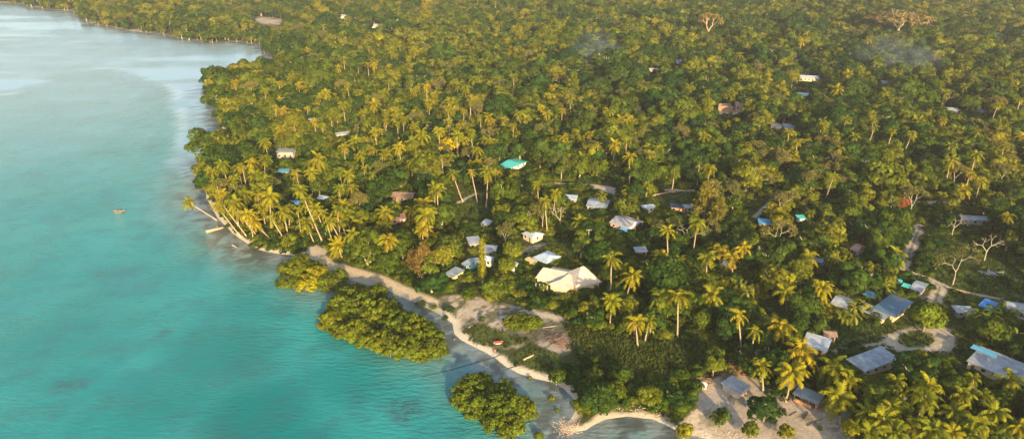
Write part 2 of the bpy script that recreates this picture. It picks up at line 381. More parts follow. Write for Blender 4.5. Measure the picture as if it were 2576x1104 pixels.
# ------------------------------------------------------------------ vegetation prototypes
G_DARK, G_MID, G_OLIVE, G_YEL = (.030, .060, .012), (.060, .088, .014), (.105, .118, .016), (.17, .155, .018)
M_LEAF = leaf_mat('broad leaves', [(.034, .068, .009), (.088, .116, .011), (.195, .178, .013)])
M_LEAFD = leaf_mat('dark broad leaves', [(.018, .046, .010), (.032, .064, .010), (.060, .086, .012)])
M_LEAFY = leaf_mat('bright lime leaves', [(.19, .20, .012), (.22, .20, .010), (.26, .22, .010)])
M_YEL = leaf_mat('yellow leaves', [(.42, .33, .008), (.42, .33, .008), (.42, .33, .008)])
M_PALM = leaf_mat('palm fronds', [(.11, .14, .012), (.19, .19, .012), (.31, .235, .014)], .28)
M_MANG = leaf_mat('mangrove leaves', [(.070, .105, .010), (.095, .125, .010), (.135, .145, .010)], .25)
M_BROWN = leaf_mat('brown feathery needles', [(.14, .105, .030), (.17, .115, .030), (.20, .13, .035)])
M_RED = leaf_mat('orange red leaves', [(.27, .085, .03), (.27, .085, .03), (.27, .09, .035)])
M_PINK = leaf_mat('dry pink leaves', [(.42, .20, .13), (.42, .20, .13), (.42, .20, .13)])
M_SPARSE = leaf_mat('sparse pale leaves', [(.11, .12, .03), (.16, .15, .04), (.20, .17, .05)])
M_BANANA = leaf_mat('banana leaves', [(.10, .16, .02), (.17, .19, .02), (.22, .22, .03)])
M_BARK = simple_mat('grey brown bark', (.22, .17, .12), .9, .35, 3)
M_PBARK = simple_mat('palm bark', (.36, .27, .18), .9, .25, 4)
M_WHITE = simple_mat('pale bark', (.36, .31, .23), .9, .2, 3)

def crown_mesh(name, seed, Rr, hz, nl, lr, nleaf, ls, mat, z0=0.0, shell=(.35, 1.0), flat=1.0, up=.25, low=.30):
    global rng
    keep = rng; rng = np.random.default_rng(seed)
    d = unit(rng.normal(size=(nl, 3))); d[:, 2] = np.abs(d[:, 2])*1.0-low*rng.random(nl)*1.3
    rad = (shell[0]+(shell[1]-shell[0])*rng.random(nl)**.5)[:, None]
    cen = d*rad*np.array([Rr-lr*.6, Rr-lr*.6, hz-lr*.6]); cen[:, :2] *= (0.85+.3*rng.random((nl, 1)))
    lrad = lr*(.5+.85*rng.random(nl)); nper = nleaf//nl; mb = MB()
    Ps = []; Ns = []; T = []
    for i in range(nl):
        dd = unit(rng.normal(size=(nper, 3))); dd[:, 2] = np.where(dd[:, 2] < -.3, -dd[:, 2], dd[:, 2])
        P = cen[i]+dd*lrad[i]*(.72+.33*rng.random((nper, 1)))*np.array([1, 1, .8*flat])
        Nn = unit(dd+unit(P+[0, 0, hz*.3])*.5+rng.normal(size=(nper, 3))*.42+np.array([0, 0, up]))
        others = ((P[:, None]-cen[None])**2).sum(-1) < (lrad*.62)**2; k = others.sum(1) == 0
        Ps.append(P[k]); Ns.append(Nn[k]); T.append(np.clip(.5+rng.normal()*.16+rng.normal(size=k.sum())*.18, 0, 1))
    P = np.concatenate(Ps); Nn = np.concatenate(Ns); T = np.concatenate(T)
    P[:, 2] += z0
    mb.quads(leafquads(P, Nn, np.full(len(P), ls)), T); me = mb.mesh(name, mat); rng = keep
    me['top'] = z0+hz; return me
def trunk_mesh(name, seed, h, r, spread, mat, limbs=5, sub=True):
    q = np.random.default_rng(seed); mb = MB()
    mb.tube([(0, 0, -.5), (.1*r, 0, h*.25), (q.normal()*.2, q.normal()*.2, h*.6)], [r*1.3, r, r*.75], 7)
    top = np.array([0, 0, h*.58])
    for i in range(limbs):
        a = 2*math.pi*(i+q.random()*.6)/limbs; e = np.array([math.cos(a)*spread, math.sin(a)*spread, h*(.95+.35*q.random())])
        mid = top*.5+e*.5+np.array([0, 0, -h*.06])
        mb.tube([top-[0, 0, h*.06*q.random()], mid, e], [r*.55, r*.38, r*.14], 5)
        if sub:
            for k in range(2):
                b = a+(k-.5)*1.3; f = mid+np.array([math.cos(b)*spread*.55, math.sin(b)*spread*.55, h*.33]); mb.tube([mid, f], [r*.28, r*.08], 4)
    return mb.mesh(name, mat)
def palm_crown(name, seed, nf=22, L=4.3, npair=15, mat=None, ragged=0, dead=3):
    q = np.random.default_rng(seed); mb = MB()
    for i in range(nf+dead):
        dd_ = i >= nf; u_ = min(i/nf, 1)
        az = 2.4*i+q.normal()*.2; el = R(84)-R(118)*u_**.9+q.normal()*.13; ln = L*(.78+.34*q.random())*(0.8+.2*min(1, i/5+.3))
        if dd_: el = R(-62-15*q.random()); ln *= .75
        p = np.array([0., 0., .1]); P = [p]; ang = el; ns = 8; cv = R(9+6*q.random())
        for k in range(ns):
            ang -= cv*(.55+.16*k) if ang > R(-50) else cv*.4; ang = max(ang, R(-86)); st = ln/ns
            p = p+np.array([math.cos(az)*math.cos(ang), math.sin(az)*math.cos(ang), math.sin(ang)])*st; P.append(p)
        P = np.array(P); mb.tube(P[::2], [.05, .04, .03, .02, .012][:len(P[::2])], 3, False)
        side = np.array([-math.sin(az), math.cos(az), 0.]); T = np.linspace(.1, .99, npair)*ns; Q = []
        for t in T:
            k = min(int(t), ns-1); f = t-k; b = P[k]*(1-f)+P[k+1]*f; tan = unit(P[k+1]-P[k]); u = t/ns
            ll = .92*math.sin(math.pi*(.12+.80*u))**.7*(L/4.3)*(.5 if dd_ else 1); w = .16*L/4.3
            if q.random() < ragged: continue
            for sg in (-1, 1):
                dr = .25+.75*q.random(); dv = unit(side*sg+tan*.6-np.array([0, 0, dr])); tip = b+dv*ll*(.8+.35*q.random())
                Q.append([b-tan*w, b+tan*w, tip+tan*w*.35, tip-tan*w*.25])
        tint = np.clip(.62-.34*u_+q.normal()*.07+q.normal(size=len(Q))*.12, .02, 1) if not dd_ else np.full(len(Q), -.5)
        mb.quads(np.array(Q), tint)
    return mb.mesh(name, mat or M_PALM)
def coconut_mesh():
    mb = MB(); q = np.random.default_rng(3)
    for i in range(7):
        a = i*.9; c = np.array([math.cos(a)*.28, math.sin(a)*.28, -.22-.1*q.random()]); mb.tube([c+[0, 0, .15], c+[0, 0, .05], c-[0, 0, .08], c-[0, 0, .16]], [.04, .13, .13, .04], 6)
    return mb.mesh('coconuts', simple_mat('coconut husk', (.22, .17, .05), .7))
def palm_trunk(name, seed, bend):
    q = np.random.default_rng(seed); mb = MB(); P = []; r = []
    for k in range(9):
        t = k/8; P.append([bend*math.sin(math.pi*t)*.1, bend*.04*math.sin(2*math.pi*t), t]); r.append(.26-.12*t+(.12 if k == 0 else 0))
    # radius in metres, length 1 (stretched by the object's z scale)
    mb.tube(P, r, 7); return mb.mesh(name, M_PBARK)
PC = [palm_crown('crown', 100+i, (24, 17, 21, 14, 19, 26, 16)[i], (4.9, 4.4, 5.3, 4.0, 4.7, 5.0, 4.6)[i], 17, ragged=(0, .12, .05, .25, .08, 0, .16)[i], dead=(3, 5, 2, 1, 6, 4, 0)[i]) for i in range(7)]
PT = [palm_trunk('trunk', 3, 0.4), palm_trunk('trunk', 4, 1.4), palm_trunk('trunk', 5, -1.2)]
COCO = coconut_mesh()
TREE = []
def reg(kind, cr, tr, h): TREE.append((kind, cr, tr, h))
bl = {}
for i, (Rr, hz, nl, lr, z0, mat) in enumerate([(3.6, 3.6, 34, 1.25, 4.0, M_LEAF), (4.6, 4.0, 46, 1.3, 4.2, M_LEAF), (3.0, 4.6, 34, 1.1, 4.6, M_LEAF), (5.2, 4.2, 50, 1.45, 4.6, M_LEAFD), (3.4, 3.2, 34, 1.05, 2.9, M_LEAFD), (3.8, 5.0, 40, 1.25, 5.2, M_LEAFD), (2.7, 5.4, 30, 1.0, 5.6, M_LEAF)]):
    cr = crown_mesh('crown', 40+i, Rr, hz, nl, lr, int(nl*75), .56, mat, z0, low=.62)
    tr = trunk_mesh('trunk', 60+i, z0+hz*.2, .28, Rr*.6, M_BARK if i % 2 else M_WHITE); bl[i] = (cr, tr)
    bl[i] = (cr, tr)
MANG = [crown_mesh('crown', 200+i, Rr, hz, nl, .85, nl*52, .40, M_MANG, z0, (.62, 1.12), 1.0, .1, low=.35) for i, (Rr, hz, nl, z0) in enumerate([(4.6, 4.6, 112, 1.4), (3.9, 4.2, 84, 1.3), (5.3, 4.9, 140, 1.6)])]
def prop_trunk(seed):
    q = np.random.default_rng(seed); mb = MB()
    for i in range(7):
        a = i*.9+q.random()*.4; e = np.array([math.cos(a)*2.8, math.sin(a)*2.8, 2.6+1.8*q.random()]); mb.tube([(0, 0, .9), e*.5+[0, 0, .2], e], [.16, .11, .05], 5)
    for i in range(16):
        a = i*.4+q.random()*.3; L = 1.2+2.6*q.random(); mb.tube([(math.cos(a)*.3, math.sin(a)*.3, 1.2), (math.cos(a)*L*.6, math.sin(a)*L*.6, 1.2), (math.cos(a)*L, math.sin(a)*L, -.9)], [.09, .07, .06], 4)
    return mb.mesh('trunk', M_MBARK)
M_MBARK = simple_mat('mangrove bark', (.34, .20, .13))
MANGT = [prop_trunk(210+i) for i in range(2)]
BUSH = [crown_mesh('foliage', 230+i, Rr, hz, 14, .7, 14*55, .36, mt, hz*.35, (.3, 1.0)) for i, (Rr, hz, mt) in enumerate([(1.8, 1.4, M_LEAF), (2.3, 1.6, M_LEAFD), (1.4, 1.5, M_LEAF)])]
BUSHT = trunk_mesh('stem', 5, 1.3, .07, .8, M_BARK, 5, False)
def bare_tree(name, seed, h, r, lv=3, spread=.62, mat=M_WHITE):
    """forked pale limbs; returns mesh and tips"""
    q = np.random.default_rng(seed); mb = MB(); tips = []
    def grow(p, d, L, r, n):
        e = p+d*L; m = (p+e)/2+q.normal(size=3)*L*.06; mb.tube([p, m, e], [r, r*.85, r*.65], 5)
        if n == 0: tips.append(e); return
        k = 2 if q.random() < .6 else 3
        for i in range(k):
            a = 2*math.pi*(i+q.random()*.7)/k; ax = np.cross(d, [math.cos(a), math.sin(a), .2]); dd = unit(d+ax*spread*(1+.4*q.random())+np.array([0, 0, .12])); grow(e, dd, L*(.62+.15*q.random()), r*.62, n-1)
    grow(np.array([0, 0, -.4]), unit(np.array([q.normal()*.06, q.normal()*.06, 1.])), h*.42, r, lv)
    return mb.mesh(name, mat), np.array(tips)
def tuft_mesh(name, seed, tips, rad, n, ls, mat):
    q = np.random.default_rng(seed); P = []; T = []
    for t in tips:
        dd = unit(q.normal(size=(n, 3))); P.append(t+dd*rad*q.random((n, 1))**.5*[1, 1, .6]); T += list(np.clip(.5+q.normal(size=n)*.2, 0, 1))
    P = np.concatenate(P); Nn = unit(q.normal(size=P.shape)+[0, 0, .7]); mb = MB(); mb.quads(leafquads(P, Nn, np.full(len(P), ls)), T); return mb.mesh(name, mat)
BARE = []
for i in range(5):
    tm, tips = bare_tree('trunk', 300+i, 10+1.5*(i % 3), .22, 3 if i % 2 else 4, (.62, .5, .75, .55, .45)[i])
    BARE.append((tuft_mesh('crown', 310+i, tips, 1.5, (60, 80, 40, 75, 95)[i], .45, M_SPARSE), tm))
DEAD = [bare_tree('trunk', 330+i, 9.5, .27, 4, .85, simple_mat('bleached bark', (.36, .31, .23), .9, .25, 3))[0] for i in range(2)]
# feathery brown casuarina: limbs with drooping sprays
def casuarina(seed, h, Rr):
    q = np.random.default_rng(seed); tb = MB(); lb = MB(); tb.tube([(0, 0, -.4), (.2, 0, h*.5), (0, .2, h*.97)], [.32, .2, .04], 6); P = []
    for i in range(70):
        t = .18+.80*q.random(); a = q.random()*6.28; L = Rr*(1.05-t)**.75*(.7+.4*q.random()); p0 = np.array([0, 0, h*t]); e = p0+np.array([math.cos(a)*L, math.sin(a)*L, L*.55])
        tb.tube([p0, (p0+e)/2+[0, 0, -.1*L], e], [.06, .04, .015], 3, False)
        for k in range(34):
            s = .25+.8*q.random(); P.append(p0+(e-p0)*s+q.normal(size=3)*[.42, .42, .38])
    P = np.array(P); Nn = unit(q.normal(size=P.shape)*[1, 1, .35]); lb.quads(leafquads(P, Nn, np.full(len(P), .30), 2.0), np.clip(.5+q.normal(size=len(P))*.22, 0, 1))
    return lb.mesh('crown', M_BROWN), tb.mesh('trunk', M_BARK)
CAS = [casuarina(350, 13, 4.6), casuarina(351, 10.5, 3.4)]
def banana(seed):
    q = np.random.default_rng(seed); mb = MB(); Q = []; T = []
    for s in range(3):
        bx = q.normal(size=2)*.7; hh = 1.8+q.random()*1.0
        for i in range(8):
            az = i*2.4+q.random(); L = 2.2+.6*q.random(); p = np.array([bx[0], bx[1], hh]); ang = R(70)-R(9)*i; sd = np.array([-math.sin(az), math.cos(az), 0]); w0 = .06; tt = .4+.4*q.random()
            for k in range(5):
                ang -= R(20); n_ = p+np.array([math.cos(az)*math.cos(ang), math.sin(az)*math.cos(ang), math.sin(ang)])*L/5; w1 = .33*math.sin(math.pi*(k+1.2)/6.4)
                Q.append([p-sd*w0, p+sd*w0, n_+sd*w1, n_-sd*w1]); T.append(tt); p = n_; w0 = w1
    mb.quads(np.array(Q), T); tb = MB()
    q = np.random.default_rng(seed)
    for s in range(3):
        bx = q.normal(size=2)*.7; hh = 1.8+q.random()*1.0; [q.random() for _ in range(8*3)]
        tb.tube([(bx[0], bx[1], -.2), (bx[0], bx[1], hh)], [.14, .09], 6)
    return mb.mesh('crown', M_BANANA), tb.mesh('stem', simple_mat('banana stem', (.20, .20, .08)))
BAN = [banana(400)]
def recol(me, mat):
    n = me.copy(); n.materials.clear(); n.materials.append(mat); return n

# ------------------------------------------------------------------ planting
LAND_MARKS = []          # (photo x, photo y, phrase)
PLANTS = []              # everything individual: (object, word, px, py, group)
def plant(name, cr, tr, x, y, s=1.0, sz=None, rz=None, z=None, cname='crown', tname='trunk', word=None, label=None, cat=None, group=None, extra=None):
    z = gz(x, y) if z is None else z; rz = random.random()*6.28 if rz is None else rz
    r = empty(name, (x, y, z), rz); sz = sz or s
    if tr: t = link(tname, tr, r); t.scale = (s, s, sz)
    if cr: c = link(cname, cr, r); c.scale = (s, s, sz)
    if extra: e = link(extra[0], extra[1], r); e.scale = (s, s, sz)
    r['category'] = cat or word
    if label: r['label'] = label
    if group: r['group'] = group
    PLANTS.append([r, word, *proj(x, y, z), label is not None, s])
    return r
def palm(cx, cy, bx=None, by=None, label=None, k=None, h0=12.5, cs=1.0):
    if bx is None:
        p = gnd(cx, cy, h0+1.2); base = np.array([p[0]+random.uniform(-1.2, 1.2), p[1], 0]); top = p-[0, 0, .0]
    else:
        b = gnd(bx, by, 1.1); top = atY(cx, cy, b[1]); base = b
    return palm_w(base[0], base[1], top, label, k, cs)
def palm_w(x, y, top, label=None, k=None, cs=1.0):
    z = gz(x, y); z = max(z, 0); r = empty('palm_tree', (x, y, z), 0); k = random.randrange(7) if k is None else k
    v = Vector((top[0]-x, top[1]-y, top[2]-z)); L = v.length
    t = link('trunk', PT[0] if L < 9 else PT[random.randrange(3)], r); t.rotation_euler = v.to_track_quat('Z', 'Y').to_euler(); t.scale = (cs, cs, L)
    c = link('crown', PC[k], r); c.location = v; s = cs*random.uniform(.78, 1.14)*(1.02 if y < 185 else 1.02 if y < 235 else .98 if x < -20 and y < 330 else .84); c.scale = (s, s, s*random.uniform(.85, 1.15)); c.rotation_euler = (random.uniform(-.25, .25), random.uniform(-.25, .25), random.random()*6.28)
    o = link('coconuts', COCO, r); o.location = v; o.scale = (s, s, s)
    r['category'] = 'palm tree'; r['group'] = 'coconut palms'
    if label: r['label'] = label
    PLANTS.append([r, 'palm', *proj(top[0], top[1], top[2]), label is not None, L]); FIXED.append((x, y, 2.2)); return r
FIXED = []
PALMS = [(971,385,976,432),(1001,372,1003,402),(1024,372,1025,422),(1003,412,1003,440),(1008,455,1010,482),(994,515,998,555),(1063,515,1063,562),(1036,532,1038,568),(1055,555,1055,596),(971,565,974,600),(1076,352,1078,378),
(1138,438,1165,512),(1186,432,1201,512),(1205,408,1206,452),(1228,435,1223,525),(1248,435,1244,470),(1262,515,1262,552),(1310,515,1312,552),(1410,375,1412,415),(1459,555,1462,592),
(1515,492,1511,527),(1580,479,1580,514),(1627,469,1624,507),(1608,402,1610,430),(1697,432,1690,482),(1568,672,1571,708),(1637,669,1641,722),(1663,646,1668,700),(1708,652,1705,700),(1780,646,1774,713),(1810,629,1812,680),(1867,626,1859,682),
(2038,535,2034,590),(2034,646,2036,690),(2111,556,2113,600),(2370,492,2356,528),(2196,669,2196,720),(2253,646,2252,680),(2049,619,2050,660),(2106,341,2089,395),(2316,244,2318,270),
(1539,758,1534,823),(1599,809,1604,870),(1633,809,1622,860),(1706,744,1704,849),(1791,744,1788,800),(1858,791,1866,898),(1974,733,1980,790),(1916,921,1920,985),(1992,936,1977,1010),(2017,892,2022,960),(2068,726,2056,780),
(2097,925,2097,998),(2137,954,2142,1020),(2256,957,2262,1035),(2332,979,2318,1056),(2242,1023,2236,1100),(2220,1059,2216,1135),(2448,950,2452,1030),(2423,994,2420,1075),(2474,994,2478,1070),(2455,1066,2460,1150),(2343,1084,2340,1165),(2564,1077,2566,1150),(2253,1091,2258,1170),
(2290,1075,2284,1150),(2500,1040,2506,1115),(2395,1090,2398,1170),(2182,1040,2180,1110),(2400,1040,2398,1110),(2440,1100,2446,1170),(2190,1090,2188,1170),(2110,1000,2114,1065),(2540,960,2544,1020),
(561,515,623,594),(589,512,639,588),(660,522,668,570),(683,549,716,603),(755,479,813,613),(793,525,822,597),(813,535,837,610),(840,502,846,560),(863,522,868,580),(830,555,873,634),(887,589,930,674),(882,600,897,650),(937,582,947,620),(873,542,884,600),
(606,540,650,596),(640,560,680,600),(545,520,605,590),(930,442,927,480),(880,442,884,480),(893,355,893,416),(907,378,918,416),(960,365,964,400),(850,620,862,650),(770,560,790,612),(905,560,915,610),(858,560,880,615),(970,540,975,580),
(681,250,690,290),(690,210,692,240),(735,281,738,316),(750,281,755,323),(773,274,776,310),(831,291,838,333),(913,281,914,305),(940,281,942,305),(763,164,764,186),(681,311,683,335),(776,200,778,225),(957,200,958,225),
(986,180,987,202),(1026,214,1028,245),(1069,180,1070,203),(1083,187,1084,208),(1110,197,1110,230),(1053,207,1055,238),(1079,267,1081,311),(1133,254,1136,297),(1036,240,1038,270),(1208,197,1209,220),(1171,207,1172,232),(1221,261,1222,290),(1320,164,1320,190),(1370,287,1372,337),(1413,261,1414,292),(1430,304,1432,335),(1460,247,1465,297),(1487,234,1488,268),(986,311,988,345),(1410,357,1412,385),
(1556,187,1566,234),(1571,187,1572,222),(1707,177,1708,200),(1760,284,1762,307),(1770,281,1773,307),(1807,207,1805,250),(1889,180,1890,210),(1937,180,1937,214),(1971,230,1973,256),(1961,107,1960,128),(1929,107,1930,130),(1503,267,1504,297),(2034,354,2036,390),(1840,650,1843,700),(1200,300,1202,330),(1150,340,1152,372),(1240,360,1240,395),(1300,340,1302,372)]

# ---- houses -------------------------------------------------------------
RM = {
 'paleblue': roof_mat('pale blue roofing iron', (.36, .46, .54), (.47, .56, .64), dirt=.4),
 'white': roof_mat('white roofing iron', (.50, .54, .57), (.38, .43, .47), dirt=.5),
 'grey': roof_mat('weathered grey roofing iron', (.25, .28, .30), (.38, .40, .42), dirt=.7),
 'greyblue': roof_mat('grey blue patched roofing iron', (.20, .25, .29), (.34, .41, .46), (.50, .54, .56), dirt=.6),
 'steel': roof_mat('steel blue roofing iron', (.085, .16, .22), (.10, .18, .24), (.22, .19, .17), dirt=.15),
 'turq': roof_mat('turquoise painted roofing iron', (.07, .52, .46), (.09, .56, .50), dirt=.2),
 'rust': roof_mat('rusty roofing iron', (.33, .16, .10), (.40, .25, .18), (.40, .42, .44), dirt=.5),
 'cream': roof_mat('cream roof sheeting', (.44, .38, .31), (.52, .45, .37), dirt=.18, rough=.6),
 'blue': roof_mat('sky blue painted roofing iron', (.10, .36, .55), (.14, .42, .62), dirt=.25),
 'tarp': simple_mat('bright blue tarpaulin', (.03, .17, .46), .45, .3, .8),
 'navy': simple_mat('dark navy tarpaulin', (.018, .03, .06), .4, .3, .8),
 'thatch': simple_mat('brown dry thatch', (.24, .16, .11), .95, .4, 1.2),
 'patch': roof_mat('patchwork of grey and white roofing iron', (.45, .42, .38), (.34, .33, .32), (.62, .62, .62), dirt=.5)}
WM = {k: simple_mat(k+' wall', c, .9, .15, .7) for k, c in {'cream': (.58, .47, .30), 'tan': (.45, .33, .22), 'yellow': (.62, .48, .22), 'concrete': (.38, .33, .28), 'orange': (.55, .26, .12), 'blue': (.06, .30, .38), 'white': (.70, .66, .60), 'timber': (.28, .18, .11), 'pink': (.60, .36, .28), 'brick': (.30, .19, .12)}.items()}
M_GLASS = simple_mat('dark window glass', (.02, .025, .03), .15, .1); M_FRAME = simple_mat('painted timber frame', (.55, .50, .42), .7)
M_DOOR = simple_mat('dark timber door', (.09, .06, .045), .7); M_DOORB = simple_mat('blue door', (.08, .22, .32), .6)
HOUSE_BOX = []
def roof_gable(mb, w, d, z, rise, t=.12, hip=0.0, ov=.5):
    W2, D2 = w/2+ov, d/2+ov; h = hip
    k = rise/(D2)
    def pts(dz): return [(-W2, -D2, z+dz-.05), (W2, -D2, z+dz-.05), (W2, D2, z+dz-.05), (-W2, D2, z+dz-.05), (-W2+h, 0, z+rise+dz), (W2-h, 0, z+rise+dz)]
    mb.add(pts(t)+pts(0), [[0, 1, 5, 4], [2, 3, 4, 5], [3, 0, 4], [1, 2, 5], [6, 10, 11, 7], [8, 11, 10, 9], [9, 10, 6], [7, 11, 8], [0, 6, 7, 1], [1, 7, 8, 2], [2, 8, 9, 3], [3, 9, 6, 0]])
def roof_shed(mb, w, d, z, rise, t=.1, ov=.45, front=-1):
    W2, D2 = w/2+ov, d/2+ov; a, b = (z, z+rise) if front < 0 else (z+rise, z)
    V = [(-W2, -D2, a), (W2, -D2, a), (W2, D2, b), (-W2, D2, b)]; mb.add(V+[(x, y, q+t) for x, y, q in V], [[3, 2, 1, 0], [4, 5, 6, 7], [0, 1, 5, 4], [1, 2, 6, 5], [2, 3, 7, 6], [3, 0, 4, 7]])
def opening(par, kind, pos, wdt, hgt, rz, z):
    mb = MB(); mb.box((0, 0, 0), (wdt, .06, hgt)); o = mb.build(kind, M_DOOR if kind == 'door' else M_GLASS, par); o.location = (pos[0], pos[1], z); o.rotation_euler = (0, 0, rz)
    fb = MB(); t = .09
    for a, b, c, e in ((-wdt/2-t/2, 0, t, hgt+2*t), (wdt/2+t/2, 0, t, hgt+2*t), (0, hgt/2+t/2, wdt, t), (0, -hgt/2-t/2, wdt, t)):
        if kind == 'door' and b < 0: continue
        fb.box((a, 0, b), (c, .11, e))
    f = fb.build('frame', M_FRAME, o); return o
HN = {}
def house(tagname, label, cat, A=None, B=None, Cc=None, ctr=None, w=None, d=None, rot=0, wall='tan', roof='grey', rt='gable', hw=2.35, rise=1.2, hip=0, near=True, name='house', posts=False):
    zt = hw+1.0
    if A:
        a, b, c = (gnd(*q, zt)[:2] for q in (A, B, Cc)); cen = (a+c)/2; w = float(np.linalg.norm(c-b)); d = float(np.linalg.norm(a-b)); dg = c-a; kk = float(np.hypot(*dg))/math.hypot(w, d); w *= kk; d *= kk
        rz = math.atan2(dg[1], dg[0])-math.atan2(d, w); w = max(w-.9, 2); d = max(d-.9, 2)
    else:
        cen = gnd(*ctr, zt)[:2]; rz = R(rot)
    x, y = cen; z = gz(x, y); HN[tagname] = (x, y)
    r = empty(name, (x, y, z), rz, label=label, cat=cat)
    mb = MB(); mb.box((0, 0, hw/2-.2), (w, d, hw+.4))
    if rt == 'gable' and hip == 0:
        for sx in (-1, 1): mb.add([(sx*w/2, -d/2, hw), (sx*w/2, d/2, hw), (sx*w/2, 0, hw+rise*.8), (sx*(w/2-.1), -d/2, hw), (sx*(w/2-.1), d/2, hw), (sx*(w/2-.1), 0, hw+rise*.8)], [[0, 1, 2], [5, 4, 3], [0, 2, 5, 3], [1, 4, 5, 2]])
    wo = None
    if not posts: wo = mb.build('wall', WM[wall], r)
    else:
        pb = MB(); pb.box((0, d/2-.05, hw/2), (w, .1, hw)); pb.box((-w*.1, -d/2+.05, .45), (w*.8, .1, .9)); pb.box((w/2-.05, 0, hw*.42), (.1, d-.2, hw*.84)); pb.build('wall', WM[wall], r)
        for i in range(4):
            for sy in (-1, 1):
                q = MB(); q.box((-w/2+.1+(w-.2)*i/3, sy*(d/2-.0)+sy*.06, hw/2), (.13, .13, hw)); q.build('post', WM['timber'], r)
        q = MB(); q.box((-w*.1, 0, .75), (w*.5, .8, .06)); q.box((-w*.1, 0, .36), (w*.45, .5, .72)); q.build('counter', WM['timber'], r)
    rb = MB()
    if rt == 'gable': roof_gable(rb, w, d, hw, rise, hip=hip)
    else: roof_shed(rb, w, d, hw, rise, front=(1 if rt == 'shedf' else -1))
    rb.build('roof', RM[roof], r)
    if near and not posts:
        # openings on the walls; those the camera sees and the others
        for sy in (-1, 1):
            n = max(2, int(w/2.6)); dr = random.randrange(n)
            for i in range(n):
                px = -w/2+w*(i+.5)/n
                if i == dr: opening(r, 'door', (px, sy*(d/2+.02)), .9, 1.95, 0, .98)
                else: opening(r, 'window', (px, sy*(d/2+.02)), 1.0, .9, 0, 1.5)
        for sx in (-1, 1):
            n = max(1, int(d/3.0))
            for i in range(n): opening(r, 'window', (sx*(w/2+.02), -d/2+d*(i+.5)/n), .9, .9, math.pi/2, 1.5)
    hb = []
    for sx in (-1, 1):
        for sy in (-1, 1):
            X = x+sx*(w/2+.5)*math.cos(rz)-sy*(d/2+.5)*math.sin(rz); Y = y+sx*(w/2+.5)*math.sin(rz)+sy*(d/2+.5)*math.cos(rz)
            hb += [proj(X, Y, z+hw*.45), proj(X, Y, z+hw)]
    hb.append(proj(x, y, z+hw+rise)); hb = np.array(hb)
    HOUSE_BOX.append((hb[:, 0].min(), hb[:, 1].min(), hb[:, 0].max(), hb[:, 1].max(), y, x, math.hypot(w, d)/2+1.5))
    px, py = proj(x, y, z+hw); LAND_MARKS.append((px, py, tagname)); return r
def add_roof_patch(r, name, pos, size, mat, rot, z):
    mb = MB(); mb.box((0, 0, 0), size); o = mb.build(name, mat, r); o.location = (*pos, z); o.rotation_euler = rot; return o
H_ = house
r = H_('yellow walled house', 'pale blue hip roofed house with yellow walls, just behind the big cream roofed house', 'house', (1339,649),(1377,632),(1412,647), wall='yellow', roof='paleblue', hip=2.2, rise=1.2)
mb = MB(); mb.box((-2.6, -5.6, 1.2), (4.2, 2.2, 2.4)); mb.build('annex', WM['yellow'], r)
H_('cream walled house', 'light blue roofed house with beige walls and dark doors beside a bare yard', 'house', (1312,589),(1343,580),(1370,591), wall='cream', roof='paleblue', hip=1.6, rise=1.1)
H_('light blue house', 'bright light blue roof beside the tall vine clad trunk, right of it', 'house', (1212,655),(1222,638),(1246,648), wall='white', roof='paleblue', rise=.9)
H_('grey shed behind it', 'dull grey blue roofed shed just behind the bright light blue roof', 'shed', ctr=(1228,628), w=5.5, d=4, rot=-10, wall='concrete', roof='grey', rt='shed', rise=.5)
r = H_('teal walled house', 'low house with grey white roof and teal front wall by the vine clad trunk', 'house', (1160,664),(1198,650),(1212,656), wall='blue', roof='greyblue', rise=.7)
H_('striped roof hut', 'hut with streaky blue grey iron roof at the forest edge nearest the mangroves', 'hut', (1116,690),(1146,676),(1170,684), wall='yellow', roof='greyblue', rt='shed', rise=.5)
H_('little white hut', 'little white roofed hut between the leafy tree and the yellow walled house', 'hut', (1274,671),(1293,659),(1306,662), wall='white', roof='white', rise=.6)
H_('white slab roof', 'flat whitish grey roofed house among palms above the vine clad trunk', 'house', (1207,566),(1222,556),(1241,560), wall='cream', roof='white', rt='shed', rise=.5)
H_('narrow grey hut', 'narrow grey roofed hut left of the vine clad trunk, half hidden by trees', 'hut', ctr=(1192,607), w=4, d=5, rot=15, wall='tan', roof='grey', rt='shed', rise=.5)
H_('turquoise roof', 'house with vivid turquoise iron roof in the middle of the trees', 'house', (1256,417),(1298,403),(1326,409), wall='white', roof='turq', rise=1.0)
r = H_('orange walled hut', 'small pale blue roofed hut with an orange wall', 'hut', ctr=(1435,500), w=5.2, d=3.4, rot=-12, wall='orange', roof='paleblue', rt='shed', rise=.5)
H_('wide grey blue roof', 'wide grey blue roofed house behind a palm, right of the orange walled hut', 'house', (1474,521),(1490,503),(1536,506), wall='concrete', roof='greyblue', rise=1.0)
H_('small white shack', 'small white patched roof shack surrounded by bushes right of the wide grey blue roof', 'shack', ctr=(1628,521), w=4.6, d=3.4, rot=14, wall='white', roof='white', rise=.6)
r = H_('long patched roof', 'long low building with rounded patchwork grey roof and a blue sheet at its corner', 'building', (1532,562),(1566,543),(1620,560), wall='pink', roof='patch', rise=1.3)
add_roof_patch(r, 'roof_sheet', (2.5, -6.3), (3.6, 2.6, .06), RM['blue'], (R(18), 0, 0), 1.9)
H_('grey lean to', 'tiny grey iron lean-to below the long patched roof', 'shed', ctr=(1611,631), w=3.8, d=2.8, rot=8, wall='timber', roof='grey', rt='shed', rise=.4)
r = H_('navy tarp shelter', 'shelter under a dark navy tarpaulin beside feathery trees', 'shelter', ctr=(1702,520), w=4.6, d=3.6, rot=-10, wall='orange', roof='navy', rise=.7)
H_('mauve roofed hut', 'small greyish mauve roofed hut just right of the navy tarpaulin', 'hut', ctr=(1728,521), w=3.2, d=3, rot=0, wall='pink', roof='grey', rise=.8)
